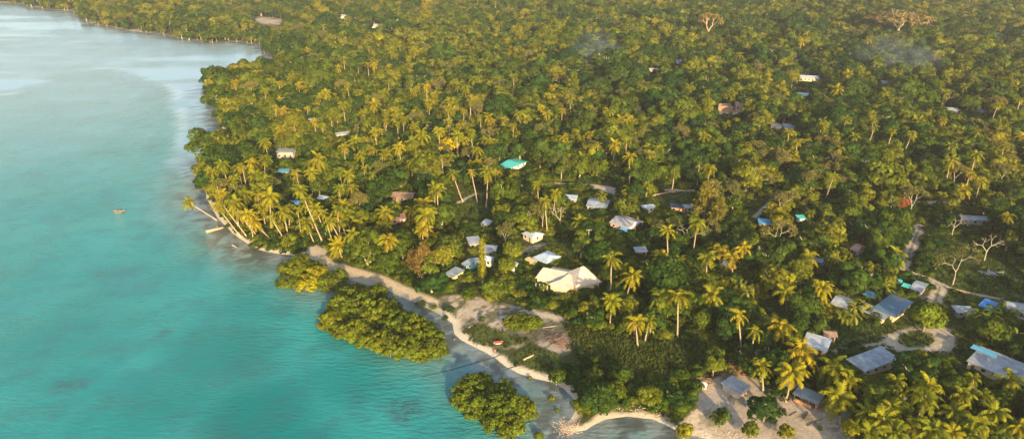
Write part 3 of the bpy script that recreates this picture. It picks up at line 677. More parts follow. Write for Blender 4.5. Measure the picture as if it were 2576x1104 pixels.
H_('lone white house', 'lone white roofed house with white walls in the far left forest', 'house', ctr=(923,207), w=9, d=6.5, rot=-18, wall='white', roof='white', rise=1.1, hip=1.5)
H_('concrete block building', 'flat roofed pale concrete building with dark doorways near the headland', 'building', ctr=(720,380), w=8.6, d=5, rot=-2, wall='concrete', roof='grey', rt='shed', rise=.25, hw=3.4)
H_('thin blue roof', 'small hut with a thin sky blue roof in front of the concrete building', 'hut', ctr=(713,431), w=4.8, d=3, rot=0, wall='timber', roof='blue', rt='shed', rise=.4)
H_('pale hut in palms', 'pale turquoise hut hidden behind a row of shore palms', 'hut', ctr=(816,497), w=4.2, d=3.2, rot=-20, wall='blue', roof='paleblue', rise=.6)
H_('blue shore hut', 'small blue walled hut among the leaning shore palms', 'hut', ctr=(742,510), w=3.6, d=3.2, rot=10, wall='blue', roof='blue', rise=.5)
H_('angled grey roof', 'angled light grey roof among palms behind the headland', 'house', ctr=(861,337), w=7, d=4.6, rot=24, wall='cream', roof='grey', rise=.8)
H_('second grey roof', 'dull grey roof glimpsed between two groups of tall palms', 'house', ctr=(795,302), w=7, d=5, rot=0, wall='concrete', roof='grey', rise=.8, near=False)
H_('pink shed', 'pinkish roofed shed under the palms left of the brown conifer', 'shed', ctr=(1000,548), w=6, d=4, rot=15, wall='pink', roof='rust', rt='shed', rise=.5)
H_('brown thatch roof', 'broad brown thatch roofed shelter at the foot of a squat palm', 'shelter', ctr=(1016,492), w=9, d=6, rot=-8, wall='timber', roof='thatch', rise=1.2)
r = H_('silver shack', 'shack with silvery streaked roof and dark open front between two palms', 'shack', (1812,668),(1830,654),(1857,660), wall='timber', roof='greyblue', rt='shed', rise=.4)
H_('bright white roof', 'hut with brilliant white and blue roof beside an orange lit palm', 'hut', (2038,655),(2052,641),(2082,652), wall='blue', roof='white', rt='shed', rise=.5)
H_('rusty roof', 'small hut with half rusty half silver roof left of the dirt track', 'hut', (2136,629),(2158,614),(2178,622), wall='concrete', roof='rust', rise=.8)
H_('domed grey roof', 'wide low grey roof with a white patch behind banana plants', 'house', (2088,765),(2112,744),(2150,757), wall='concrete', roof='grey', rise=1.0)
r = H_('steel blue roof', 'large steel blue roofed house with grey annex, left of the lime green tree', 'house', (2194,778),(2242,750),(2296,768), wall='cream', roof='steel', rise=.7, rt='shed')
mb = MB(); roof_shed(mb, 7.5, 4.5, 2.05, .25); o = mb.build('lean_to_roof', RM['grey'], r); o.location = (-2.2, -7.4, 0)
mb = MB(); mb.box((-2.2, -7.4, 1.0), (7, 4.0, 2.0)); mb.build('lean_to_wall', WM['cream'], r)
add_roof_patch(r, 'side_roof', (-7.6, .8), (3.6, 3.4, .08), RM['blue'], (R(6), 0, 0), 2.9)
r = H_('trackside grey roof', 'grey roofed house with turquoise corner beside the dirt track bend', 'house', (2288,728),(2304,704),(2335,717), wall='concrete', roof='grey', rise=.6)
add_roof_patch(r, 'roof_sheet', (-3.2, -3.2), (2.4, 2.2, .06), RM['turq'], (R(10), 0, 0), 2.7)
r = H_('blue tarp shelter', 'shelter under a bright blue tarpaulin near the right edge', 'shelter', (2458,771),(2478,759),(2516,772), wall='timber', roof='tarp', rt='shed', rise=.6)
H_('low grey shed', 'low flat pale grey shed between the lime green tree and the blue tarpaulin', 'shed', ctr=(2423,783), w=5, d=3.2, rot=-6, wall='concrete', roof='grey', rt='shed', rise=.3, hw=1.9)
H_('white house at the edge', 'white two tone house cut by the right edge of the picture', 'house', (2532,778),(2545,768),(2606,772), wall='white', roof='grey', rise=.8, hw=3.4)
H_('white patched roof', 'house with patched white iron roof beside a small stone outhouse', 'house', (2016,868),(2036,846),(2092,858), wall='tan', roof='white', rise=.5, rt='shed')
H_('stone outhouse', 'small square stone coloured outhouse above the patched white roof', 'outhouse', ctr=(2086,840), w=3.0, d=2.8, rot=-10, wall='yellow', roof='thatch', rise=.7)
r = H_('big grey roof', 'broad grey iron roofed house in front of the sandy turning circle', 'house', (2127,905),(2212,881),(2262,910), wall='cream', roof='grey', rise=.8, rt='shed')
r = H_('long roof with blue sheets', 'very long grey roofed house with sky blue sheets and rusty patch at lower right', 'house', (2430,910),(2472,884),(2606,936), wall='cream', roof='grey', rise=.8, rt='shed')
add_roof_patch(r, 'roof_sheet', (-5.2, 2.4), (6.5, 2.4, .06), RM['blue'], (R(4.2), 0, 0), 3.45)
add_roof_patch(r, 'rusty_sheet', (3.5, -1.2), (2.2, 1.4, .05), RM['rust'], (R(4.2), 0, 0), 3.22)
H_('sand yard roof', 'low open shelter with plain pale grey roof standing in the sandy yard', 'shelter', (1813,964),(1843,950),(1889,973), wall='concrete', roof='grey', rt='shed', rise=.25, hw=2.1, near=False)
r = H_('beach hut', 'open fronted beach hut with timber posts and pale iron roof on the sand', 'beach hut', (1993,991),(2018,981),(2073,999), wall='orange', roof='greyblue', rt='shed', rise=.35, hw=2.3, posts=True)
add_roof_patch(r, 'rusty_sheet', (-5.0, .9), (2.6, 2.4, .06), RM['rust'], (R(4), 0, 0), 2.45)
H_('far pale roof', 'pale greenish white roofed house high on the right hand slope', 'house', ctr=(2033,196), w=13, d=8, rot=-12, wall='cream', roof='white', rise=1.2)
H_('far blue white roof', 'bluish white roof below the pale greenish house on the right slope', 'house', ctr=(2014,239), w=10, d=7, rot=-18, wall='white', roof='paleblue', rise=1.0)
H_('tiny white roof', 'tiny bright white roof, left one of a pair in the right hand forest', 'hut', ctr=(1953,317), w=4.5, d=4, rot=28, wall='white', roof='white', rt='shed', rise=.6, near=False)
H_('white roof of a pair', 'wider white roof, right one of a pair in the right hand forest', 'house', ctr=(1989,319), w=8, d=4.5, rot=-5, wall='white', roof='white', rt='shed', rise=.6, near=False)
H_('high white roof', 'small white roof highest up in the middle of the forest', 'house', ctr=(1710,154), w=8, d=6, rot=5, wall='white', roof='white', rise=1, near=False)
H_('cream gable above', 'small cream roof half sunk in trees below the high white roof', 'house', ctr=(1642,177), w=8, d=5, rot=-8, wall='cream', roof='cream', rise=1, near=False)
H_('pink tower house', 'narrow pinkish two storey house alone in the central forest', 'house', ctr=(1604,264), w=4, d=4, rot=0, wall='pink', roof='white', rise=.8, hw=5, near=False)
H_('tan roof', 'tan coloured roof left of twin pale trunked trees in the upper middle', 'house', ctr=(1526,226), w=8, d=6, rot=-10, wall='yellow', roof='thatch', rise=1, near=False)
H_('square lookout', 'square beige house beside a pale forked tree on the upper right', 'house', ctr=(2228,208), w=7, d=6, rot=0, wall='pink', roof='grey', rise=1, hw=4, near=False)
H_('slim white roof', 'slim white roof in the far right forest above the bare field', 'house', ctr=(2397,277), w=6.5, d=4, rot=-5, wall='white', roof='white', rt='shed', rise=.5, near=False)
H_('faint blue roof', 'faint blue grey roof right of the slim white one', 'house', ctr=(2468,281), w=5.5, d=4, rot=10, wall='white', roof='paleblue', rt='shed', rise=.5, near=False)
H_('cut off white house', 'white house cut by the right edge high in the picture', 'house', ctr=(2572,246), w=9, d=6, rot=-20, wall='cream', roof='white', rise=1, near=False)
H_('long slim grey roof', 'long slim grey roof near the road on the far right', 'house', ctr=(2448,551), w=10, d=4, rot=-6, wall='concrete', roof='grey', rise=.7)
H_('tiny aqua hut', 'tiny aqua box hut beside a tall palm trunk right of centre', 'hut', ctr=(2014,549), w=2.6, d=2.4, rot=0, wall='white', roof='turq', rt='shed', rise=.3, near=False)
H_('blue netting roof', 'small light blue roof at the lower end of the diagonal path', 'hut', ctr=(1927,561), w=5.4, d=3.6, rot=-14, wall='timber', roof='blue', rt='shed', rise=.4)
H_('far twin roof', 'far white roof, left of two on the horizon side of the bay', 'house', ctr=(869,42), w=11, d=7, rot=-15, wall='white', roof='white', rise=1.3, near=False)
H_('far twin roof to the right', 'far white roof, right of two on the horizon side of the bay', 'house', ctr=(901,42), w=9, d=7, rot=0, wall='white', roof='white', rise=1.3, near=False)
H_('far low barn', 'long pale far roof below and right of the two far white roofs', 'barn', ctr=(958,65), w=20, d=8, rot=4, wall='cream', roof='cream', rise=1.3, near=False)
H_('upper right cream roof', 'cream and grey roof among the upper right palms', 'house', ctr=(2012,155), w=12, d=7, rot=-4, wall='cream', roof='grey', rise=1.2, near=False)
H_('upper grey roof', 'thin grey roof right of the tall orange lit palm cluster', 'house', ctr=(1966,186), w=9, d=6, rot=-4, wall='concrete', roof='grey', rise=1.0, near=False)
H_('far right white roof', 'very thin white roof near the top right corner', 'house', ctr=(2524,87), w=15, d=6, rot=0, wall='white', roof='white', rt='shed', rise=.5, near=False)
# brick ruin on a terrace
WM['tan2'] = simple_mat('worn render wall', (.36, .25, .16), .9, .3, .4); c = gnd(1842, 284, 1)[:2]; z = gz(*c); r = empty('ruin', (c[0], c[1], z), R(-6), label='roofless orange brick building on a pale terrace in the right hand forest', cat='ruin')
mb = MB(); mb.box((0, -2, .2), (23, 9, .9)); mb.build('terrace', WM['cream'], r)
mb = MB(); mb.box((-5, -3, 2.6), (9, .4, 4)); mb.box((-9.3, 0, 2.6), (.4, 5.6, 4)); mb.box((-.7, 0, 2.2), (.4, 5.6, 3.2)); mb.box((-5, 2.9, 2.6), (9, .4, 4)); mb.build('wall', WM['brick'], r)
mb = MB(); mb.box((5.0, 0, 3.2), (8, 5, 5.2)); mb.build('block', WM['tan2'], r)
for i in range(3): opening(r, 'window', (2.6+2.3*i, -2.53), 1.1, 1.4, 0, 3.6)
mb = MB(); roof_shed(mb, 5, 4.2, 5.9, .3); o = mb.build('roof', RM['thatch'], r); o.location = (4, 0, 0)
HOUSE_BOX.append((1803, 248, 1884, 296, c[1], c[0], 12)); LAND_MARKS.append((1842, 275, 'brick ruin'))
# the big cream roofed house
c = (gnd(1358, 702, 3.5)[:2]+gnd(1495, 706, 3.5)[:2])/2; x, y = c; z = gz(x, y)
r = empty('house', (x, y, z), R(-8), label='biggest house, with a many gabled cream roof, at the centre of the village', cat='house')
rb = MB(); wb = MB()
def hipblock(cx, cy, w, d, hw, rise, rz, hip):
    q = MB(); roof_gable(q, w, d, hw, rise, hip=hip, ov=.6); V = np.concatenate(q.V); cs, sn = math.cos(rz), math.sin(rz)
    V2 = np.column_stack([cx+V[:, 0]*cs-V[:, 1]*sn, cy+V[:, 0]*sn+V[:, 1]*cs, V[:, 2]]); rb.add(V2, q.F); wb.box((cx, cy, hw/2-.2), (w, d, hw+.4), rz)
hipblock(-4.6, 1.2, 9.5, 7.0, 3.0, 2.3, R(-14), 1.4)
hipblock(-.6, -2.6, 8.0, 6.2, 2.9, 2.05, R(62), 2.2)
hipblock(5.0, .6, 8.6, 8.8, 3.05, 4.4, R(30), 4.3)
wb.build('wall', WM['cream'], r); rb.build('roof', RM['cream'], r)
mb = MB(); mb.box((-2.6, 5.4, 1.5), (7, 2.6, 3.0), R(-14)); mb.build('rear_annex', WM['cream'], r)
for (px, py, rz, k) in [(-7.5, -2.2, R(-14), 'window'), (-5.6, -2.75, R(-14), 'door'), (1.1, -5.6, R(-28), 'window'), (-.2, -5.1, R(-28), 'window'), (6.9, -3.6, R(30), 'window'), (4.6, -4.9, R(30), 'window')]: opening(r, k, (px, py), 1.1, 1.1 if k == 'window' else 2, rz, 1.5 if k == 'window' else 1)
mb = MB()
for i in range(4): mb.tube([(-10.2+i*1.3, -4.2-.3*i, 0), (-10.2+i*1.3, -4.2-.3*i, 2.6)], [.09, .09], 6)
mb.build('veranda_posts', WM['white'], r)
HOUSE_BOX.append((1357, 670, 1497, 735, y, x, 10)); LAND_MARKS.append((1428, 705, 'big cream roofed house'))
OTHER_MARKS = [(1332, 812, 'round mangrove bush on the sand'), (960, 810, 'largest mangrove clump'), (1240, 1000, 'front mangrove clump'), (785, 690, 'yellow tipped mangrove clump'), (1078, 640, 'brown feathery tree'), (2320, 790, 'lime green tree'), (2240, 60, 'wide orange umbrella tree'), (1780, 60, 'orange limbed giant tree'), (2263, 500, 'red flowering tree'), (1130, 340, 'bright yellow green tree'), (560, 200, 'far headland tip'), (540, 400, 'near headland tip'), (2310, 600, 'dirt track'), (1600, 900, 'grassy clearing'), (2100, 420, 'diagonal ridge of forest'), (1735, 590, 'forked dead white tree'), (2310, 856, 'sandy turning circle'), (650, 560, 'leaning shore palms'), (1500, 120, 'drifting smoke'), (1000, 130, 'head of the bay'), (1450, 420, 'far end of the village lane'), (1250, 210, 'pink dry tree'), (2480, 380, 'right hand hollow'), (2500, 660, 'grassy slope on the right'), (1600, 1010, 'bright sand beach'), (2200, 330, 'upper right slope'), (1700, 320, 'middle of the forest')]
LAND_MARKS += OTHER_MARKS
LMA = np.array([(a, b) for a, b, _ in LAND_MARKS])
# ------------------------------------------------------------------ special plants
for p in PALMS: palm(*p)
# palm leaning far over the water
b = gnd(545, 552, .3); tp = atY(474, 508, b[1]-1.0); palm_w(b[0], b[1], np.array([tp[0], tp[1], max(tp[2], 3.2)]), 'palm leaning far out over the water from the near headland', 4)
def sp(name, cr, tr, bx, by, s, label, word, cat=None, sz=None, **k):
    q = gnd(bx, by, 1.0); FIXED.append((q[0], q[1], 3.0*s)); return plant(name, cr, tr, q[0], q[1], s, sz, label=label, word=word, cat=cat or word, **k)
LIME = recol(bl[1][0], leaf_mat('lime leaves', [(.125, .165, .012)]*3)); LIME2 = recol(bl[0][0], M_LEAFY); LIMEC = recol(bl[2][0], M_LEAFY)
sp('broadleaf_tree', LIME, bl[1][1], 2320, 838, 1.25, 'big round lime green tree over the sandy turning circle', 'tree', sz=1.35)
sp('broadleaf_tree', recol(bl[1][0], M_YEL), bl[1][1], 1128, 392, 1.35, 'bright yellow green rounded tree among palms left of the turquoise roof', 'tree')
sp('broadleaf_tree', recol(bl[2][0], M_YEL), bl[2][1], 1257, 565, .62, 'small upright yellow tree beneath an orange tinged palm', 'tree')
sp('conifer_tree', CAS[0][0], CAS[0][1], 1072, 712, 1.15, 'large brown feathery conifer at the shore beside the village', 'conifer')
sp('conifer_tree', CAS[1][0], CAS[1][1], 1040, 690, .9, 'smaller brown feathery conifer left of the large one', 'conifer')
sp('conifer_tree', recol(CAS[0][0], leaf_mat('golden feathery needles', [(.19, .16, .02)]*3)), CAS[0][1], 1768, 566, 1.4, 'tall golden feathery tree right of the navy tarpaulin', 'conifer')
sp('conifer_tree', recol(CAS[1][0], leaf_mat('olive feathery needles', [(.15, .14, .02)]*3)), CAS[1][1], 1802, 584, 1.35, 'shorter olive feathery tree leaning on the golden one', 'conifer')
sp('broadleaf_tree', bl[2][0], bl[2][1], 1273, 700, 1.05, 'leafy oval tree between the light blue roof and the little white hut', 'tree')
sp('broadleaf_tree', LIME2, bl[0][1], 1475, 800, .8, 'bright green tree in front of the big cream roofed house', 'tree')
sp('broadleaf_tree', bl[3][0], bl[3][1], 1920, 1062, .95, 'dark dense tree standing in the sandy yard left of the beach hut', 'tree')
sp('broadleaf_tree', bl[4][0], bl[4][1], 1810, 1062, .8, 'dark green tree between the bright beach and the sandy yard', 'tree')
sp('broadleaf_tree', LIME2, bl[0][1], 1720, 1094, .62, 'low bright green tree at the end of the bright beach', 'tree')
sp('broadleaf_tree', bl[0][0], bl[0][1], 1885, 1098, .6, 'small green tree at the bottom of the sandy yard', 'tree')
sp('broadleaf_tree', bl[0][0], bl[0][1], 1975, 1104, .55, 'low leafy tree cut by the bottom edge, under the dark dense tree', 'tree')
sp('broadleaf_tree', LIMEC, bl[2][1], 2133, 1106, .85, 'yellow green slender tree at the right side of the sandy yard', 'tree')
sp('broadleaf_tree', recol(bl[3][0], M_RED), bl[3][1], 2262, 524, .95, 'wide flat red leaved tree beside the far road', 'tree', 'tree', sz=.62)
sp('broadleaf_tree', recol(bl[0][0], M_PINK), bl[0][1], 1272, 205, .75, 'dry pink leaved tree in the upper middle forest', 'tree')
sp('broadleaf_tree', recol(bl[6][0], M_PINK), bl[6][1], 1305, 350, .6, 'slim reddish pink tree above the turquoise roof', 'tree')
sp('broadleaf_tree', recol(bl[4][0], leaf_mat('rusty leaves', [(.20, .07, .03)]*3)), bl[4][1], 1243, 612, .45, 'small rust red tree behind the leafy oval tree', 'tree')
# umbrella trees
UMB = crown_mesh('crown', 500, 15, 4.6, 90, 2.6, 90*60, .95, leaf_mat('dry orange canopy', [(.185, .135, .045)]*3), 11, (.5, 1.0), .6)
UMBT = bare_tree('trunk', 501, 15, .9, 4, .95)[0]
sp('umbrella_tree', UMB, UMBT, 2252, 100, 2.0, 'very wide dry orange umbrella shaped tree on the upper right', 'umbrella tree', 'tree', sz=1.75)
recol_m = leaf_mat('golden dry canopy', [(.24, .18, .04)]*3); GI, gt = bare_tree('trunk', 506, 30, 1.3, 4, .55, simple_mat('orange lit bark', (.50, .32, .18), .9, .2, .5))
sp('giant_tree', tuft_mesh('crown', 507, gt, 4.2, 90, .9, recol_m), GI, 1780, 104, .72, 'giant forked tree with orange bark towering over the upper forest', 'giant tree', 'tree')
# headland crowns
for (bx, by, s, i, lb) in [(558, 232, 2.3, 3, 'large dark tree at the tip of the far headland'), (545, 268, 1.9, 1, 'rounded tree below the large dark one on the far headland'), (655, 195, 1.35, 3, 'dark tree standing above the bay behind the far headland'),
   (595, 305, 2.1, 1, 'broad golden green tree on the lower side of the far headland'), (625, 335, 1.5, 1, 'broad tree above the little inlet'), (562, 445, 2.0, 3, 'big dark round tree at the tip of the near headland'), (522, 450, 1.5, 1, 'round tree overhanging the water on the near headland'), (625, 420, 1.7, 3, 'tall dark tree behind the near headland tip'),
   (545, 500, 1.3, 0, 'olive tree leaning over the water above the shore palms'), (665, 440, 1.2, 3, 'dark tree left of the thin blue roof'), (690, 500, 1.2, 4, 'dark rounded tree left of the blue shore hut'), (725, 540, 1.1, 4, 'dark rounded tree behind the leaning palms'), (975, 690, 1.15, 1, 'bright green round tree on the track left of the brown conifer'),
   (770, 385, 1.2, 5, 'oval tree right of the concrete building'), (1200, 335, 1.3, 1, 'round tree above the palms right of the bright yellow green one'), (1660, 240, 1.8, 1, 'vivid green rounded tree in the central forest'), (1880, 270, 1.5, 1, 'yellow green rounded tree right of the brick ruin'), (1910, 330, 1.7, 1, 'wide yellow green tree under the pair of white roofs'), (1255, 310, 2.1, 3, 'very large dark green tree in the left part of the forest'), (1760, 835, 1.0, 2, 'slim olive tree in the grassy clearing'), (1400, 960, .7, 0, 'low tree at the edge of the pale beach'), (1460, 1030, .62, 0, 'pale green low tree where the beach narrows'), (1560, 965, .8, 1, 'broad olive tree on the seaward side of the clearing'), (1495, 965, .75, 0, 'rounded olive tree between the clearing and the pale beach'), (1630, 1015, .85, 1, 'rounded green tree behind the bright sand beach'), (1545, 1005, .85, 0, 'green tree just left of centre behind the bright sand beach'), (1690, 1010, .8, 4, 'dark tree at the right end behind the bright sand beach'), (1600, 990, .7, 4, 'dark leafy tree between the clearing and the bright beach')]:
    sp('broadleaf_tree', bl[i][0], bl[i][1], bx, by, s, lb, 'tree', group='broadleaf trees')
# vine clad column
mb = MB(); mb.tube([(0, 0, -.3), (0, 0, 19)], [.3, .16], 7); VT = mb.mesh('trunk', M_WHITE)
q = np.random.default_rng(9); P = np.column_stack([q.normal(size=1500)*.62, q.normal(size=1500)*.62, 3.5+16*q.random(1500)]); mb = MB(); mb.quads(leafquads(P, unit(P*[1, 1, 0]+q.normal(size=P.shape)*.5), np.full(1500, .42)), np.clip(.5+q.normal(size=1500)*.2, 0, 1)); VL = mb.mesh('foliage', M_LEAFY)
sp('vine_clad_tree', VL, VT, 1214, 727, .95, 'tall straight trunk wrapped in yellow vines in front of the light blue roof', 'vine clad trunk', 'tree', cname='foliage')
# dead white trees and bare trunks
for (bx, by, s, i, lb) in [(1735, 622, 1.0, 0, 'forked dead white tree below the feathery golden trees'), (1407, 575, .95, 1, 'dead white tree with spreading limbs right of two palms'), (2395, 595, .9, 1, 'dead white forked tree just right of the dirt track'), (2475, 660, 1.0, 0, 'white limbed dead tree on the right hand grassy slope'), (2318, 400, .8, 1, 'small dead white tree above the red tree')]:
    sp('dead_tree', None, DEAD[i], bx, by, s, lb, 'dead tree', 'dead tree', group='dead white trees')
mb = MB(); mb.tube([(0, 0, -.3), (.15, 0, 5), (0, 0, 11)], [.26, .2, .13], 7); SN = mb.mesh('trunk', M_WHITE)
mb = MB(); mb.tube([(0, 0, -.3), (0, 0, 8.6)], [.16, .12], 7); PO = mb.mesh('post', M_WHITE); mb = MB(); mb.box((0, 0, 8.2), (2.2, .14, .14)); PX = mb.mesh('crossarm', M_WHITE)
q_ = gnd(1752, 475, 1); o = link('bare_trunk', SN); o.location = (q_[0], q_[1], gz(q_[0], q_[1])); o.scale = (1, 1, 1.05); tag(o, 'bare pale trunk without branches beside the far lane', 'bare trunk'); FIXED.append((q_[0], q_[1], 3))
q_ = gnd(1479, 630, 1); r = empty('utility_pole', (q_[0], q_[1], gz(q_[0], q_[1])), .1, label='pale wooden pole with a crossarm right of the yellow walled house', cat='utility pole'); link('post', PO, r); link('crossarm', PX, r); FIXED.append((q_[0], q_[1], 3))
for (bx, by) in [(1564, 380), (1625, 380), (1956, 550), (2395, 720), (1945, 640), (2285, 545), (1670, 610), (1955, 445), (2070, 460)]:
    q_ = gnd(bx, by, 1); i = random.randrange(5); plant('pale_trunked_tree', BARE[i][0], BARE[i][1], q_[0], q_[1], 1.0, word='pale tree', cat='tree', group='pale trunked trees'); FIXED.append((q_[0], q_[1], 3))
# banana plants
for (bx, by) in [(2110, 815), (2140, 812), (2190, 760), (2205, 750), (2545, 880), (2560, 870), (2520, 872), (2500, 800), (2530, 798), (2060, 745), (1850, 735), (1905, 745), (1880, 750), (2440, 815), (2480, 820), (2350, 790), (1985, 745), (2300, 1030), (2560, 1010), (2150, 790)]:
    q_ = gnd(bx, by, 1); plant('banana_plant', BAN[0][0], BAN[0][1], q_[0], q_[1], random.uniform(1.0, 1.45), word='banana plant', cat='banana plant', group='banana plants', tname='stem'); FIXED.append((q_[0], q_[1], 1.5))
# mangroves standing in the shallows: one list per clump
MCL = [('yellow tipped mangrove clump', [(722, 716, 1, .75), (745, 690, 0, .8), (775, 722, 1, .8), (800, 700, 0, .85), (830, 722, 1, .8), (760, 672, 1, .75), (725, 680, 1, .7), (850, 705, 1, .7), (790, 680, 0, .7), (866, 735, 1, .62)]),
       ('largest mangrove clump', [(838, 815, 0, .85), (862, 838, 1, .85), (895, 848, 0, .85), (928, 862, 1, .9), (960, 872, 0, .85), (995, 884, 1, .9), (1030, 890, 0, .85), (1065, 895, 1, .85), (1095, 888, 1, .85), (860, 790, 2, .85), (905, 790, 2, .95), (950, 805, 2, .95), (1000, 830, 2, .95), (1050, 850, 2, .95), (1085, 865, 0, .8), (880, 760, 0, .9), (930, 762, 0, .95), (980, 785, 0, .9), (1030, 815, 0, .85), (1070, 835, 1, .8), (900, 740, 1, .8), (950, 745, 1, .8)]),
       ('front mangrove clump', [(1165, 1010, 1, .8), (1190, 985, 0, .85), (1225, 1000, 2, .75), (1200, 1030, 0, .8), (1250, 1045, 0, .85), (1290, 1030, 0, .8), (1320, 1040, 1, .75), (1245, 1070, 1, .75), (1285, 1085, 1, .8), (1210, 965, 1, .75), (1265, 990, 1, .8)]),
       ('round mangrove bush on the sand', [(1285, 825, 1, .62), (1315, 818, 0, .6), (1345, 826, 1, .62), (1300, 830, 1, .6), (1330, 832, 1, .6)])]
ORD = ['nearest', 'second nearest', 'third nearest', 'fourth nearest', 'fifth nearest', 'sixth nearest', 'seventh nearest', 'eighth nearest', 'ninth nearest', 'tenth nearest', 'eleventh nearest', 'twelfth nearest', 'thirteenth nearest', 'fourteenth nearest', 'fifteenth nearest', 'sixteenth nearest', 'seventeenth nearest', 'eighteenth nearest', 'nineteenth nearest', 'twentieth nearest']
CNT = ['first', 'second', 'third', 'fourth', 'fifth', 'sixth', 'seventh', 'eighth', 'ninth', 'tenth', 'eleventh', 'twelfth', 'thirteenth', 'fourteenth', 'fifteenth', 'sixteenth', 'seventeenth', 'eighteenth', 'nineteenth', 'twentieth', 'twenty first', 'twenty second']
M_MY = recol(MANG[1], leaf_mat('yellowing mangrove leaves', [(.26, .24, .01)]*3))
for nm, L in MCL:
    L = sorted(L)
    for j, (bx, by, i, s) in enumerate(L):
        q_ = gnd(bx, by, 0); me = M_MY if (bx, by) in ((775, 722), (800, 700)) else MANG[i]
        wz = 'round mangrove bush' not in nm
        s *= 1.3 if 'yellow tipped' in nm else 1.12; plant('mangrove_tree', me, MANGT[i % 2], q_[0], q_[1], s, s*random.uniform(.72, 1.22), z=-.2 if wz else None, word='mangrove', cat='mangrove', group='mangroves', label=f'mangrove tree, {CNT[j]} from the left in the {nm}')
        FIXED.append((q_[0], q_[1], 3))
for (bx, by, s, lb) in [(1130, 782, .95, 'rounded bush left of the sand hook'), (1120, 800, .6, 'dark small bush touching the largest mangrove clump'), (1212, 812, .8, 'wispy pale bush on the grassy hook'), (1332, 950, .5, 'small bush in the shallows near the beach bend'), (1388, 1002, .75, 'leafy bush in the shallows, larger of two'), (1402, 1030, .5, 'leafy bush in the shallows, smaller of two'), (1370, 985, .3, 'tiny dark bush in the shallows'), (1355, 1098, .9, 'bush at the bottom edge right of the front mangrove clump'), (1300, 918, .45, 'dark bush right of the rope ends'), (1060, 765, .9, 'dark green bush behind the largest mangrove clump'), (1090, 775, .8, 'green bush between track and mangroves'), (1470, 1010, .8, 'bush on the pale beach bend'), (2060, 1085, .5, 'small yellow green bush on the yard sand'), (1640, 1035, .6, 'low bush fringing the bright sand beach'), (1180, 740, 1.0, 'golden low bush by the shore path'), (1240, 748, .9, 'grey green bush by the shore path')]:
    q_ = gnd(bx, by, .3); i = random.randrange(3); FIXED.append((q_[0], q_[1], 1.5))
    plant('bush', BUSH[i] if 'shallows' not in lb else recol(BUSH[2], M_MANG), BUSHT, q_[0], q_[1], s, z=max(gz(q_[0], q_[1]), -.2), word='bush', cat='bush', cname='foliage', tname='stem', label=lb)

# ------------------------------------------------------------------ filling the forest
CLEARP = GRASS+DIRT+HOOKGRASS
PROTECT = [np.array(p) for p in [
 [(1085, 772), (1110, 745), (1160, 742), (1240, 762), (1330, 776), (1420, 797), (1452, 830), (1430, 890), (1440, 960), (1380, 960), (1240, 900), (1130, 850), (1090, 800)],
 [(1445, 840), (1540, 838), (1640, 850), (1740, 862), (1760, 900), (1700, 935), (1600, 945), (1480, 900)],
 [(2370, 600), (2440, 610), (2500, 650), (2576, 700), (2576, 755), (2400, 742), (2350, 700), (2340, 650)],
 [(2262, 672), (2296, 580), (2326, 575), (2320, 640), (2296, 680), (2376, 720), (2350, 765), (2330, 710)],
 [(2225, 850), (2260, 835), (2280, 838), (2370, 828), (2400, 850), (2400, 885), (2270, 885)], [(1750, 985), (1800, 965), (1900, 960), (2100, 1012), (2160, 1100), (1780, 1104)],
 [(1120, 480), (1180, 465), (1240, 500), (1230, 545), (1150, 560)], [(1650, 483), (1750, 482), (1735, 505), (1650, 520)], [(1900, 545), (1945, 500), (1960, 505), (1915, 550)],
 [(2240, 500), (2400, 505), (2400, 520), (2240, 515)], [(765, 630), (850, 650), (960, 695), (1090, 760), (1060, 765), (900, 700), (780, 650)],
 [(630, 55), (640, 43), (690, 48), (715, 50), (705, 66), (670, 62)], [(755, 87), (810, 88), (812, 96), (760, 93)], [(1400, 462), (1550, 470), (1550, 484), (1400, 476)],
 [(1885, 775), (1950, 765), (1990, 785), (1960, 815), (1890, 810)], [(1480, 1040), (1700, 1045), (1700, 1104), (1480, 1104)], [(1440, 940), (1450, 1040), (1400, 1040), (1380, 960)], [(570, 580), (700, 640), (690, 648), (600, 620)],
 [(1300, 640), (1345, 615), (1395, 620), (1350, 636)]]]
cand = []
for (y0, y1, cell) in ((117, 300, 5.6), (300, 430, 5.9), (430, 700, 6.6), (700, 1080, 8.0)):
    for yy in np.arange(y0, y1, cell):
        half = (yy*CP+H*SP)*.78+12
        for xx in np.arange(-half, half, cell): cand.append((xx+random.uniform(-.42, .42)*cell, yy+random.uniform(-.42, .42)*cell))
P = np.array(cand); sd = sdist(P); kp_ = sd > np.where(P[:, 1] > 330, np.where(P[:, 1] > 560, -1.5, .2), 1.5); P = P[kp_]; sd = sd[kp_]
jit = np.zeros(len(P)); cm = near_mask(P, CLEARP, .5, jit)
rd = np.full(len(P), 1e9)
for ln, w in ROADS: rd = np.minimum(rd, linedist(P, ln)-w)
ok = (cm < .5) & (rd > 2.2)
for (x, y, rr) in FIXED: ok &= np.hypot(P[:, 0]-x, P[:, 1]-y) > rr
for hb in HOUSE_BOX: ok &= np.hypot(P[:, 0]-hb[5], P[:, 1]-hb[4]) > hb[6]
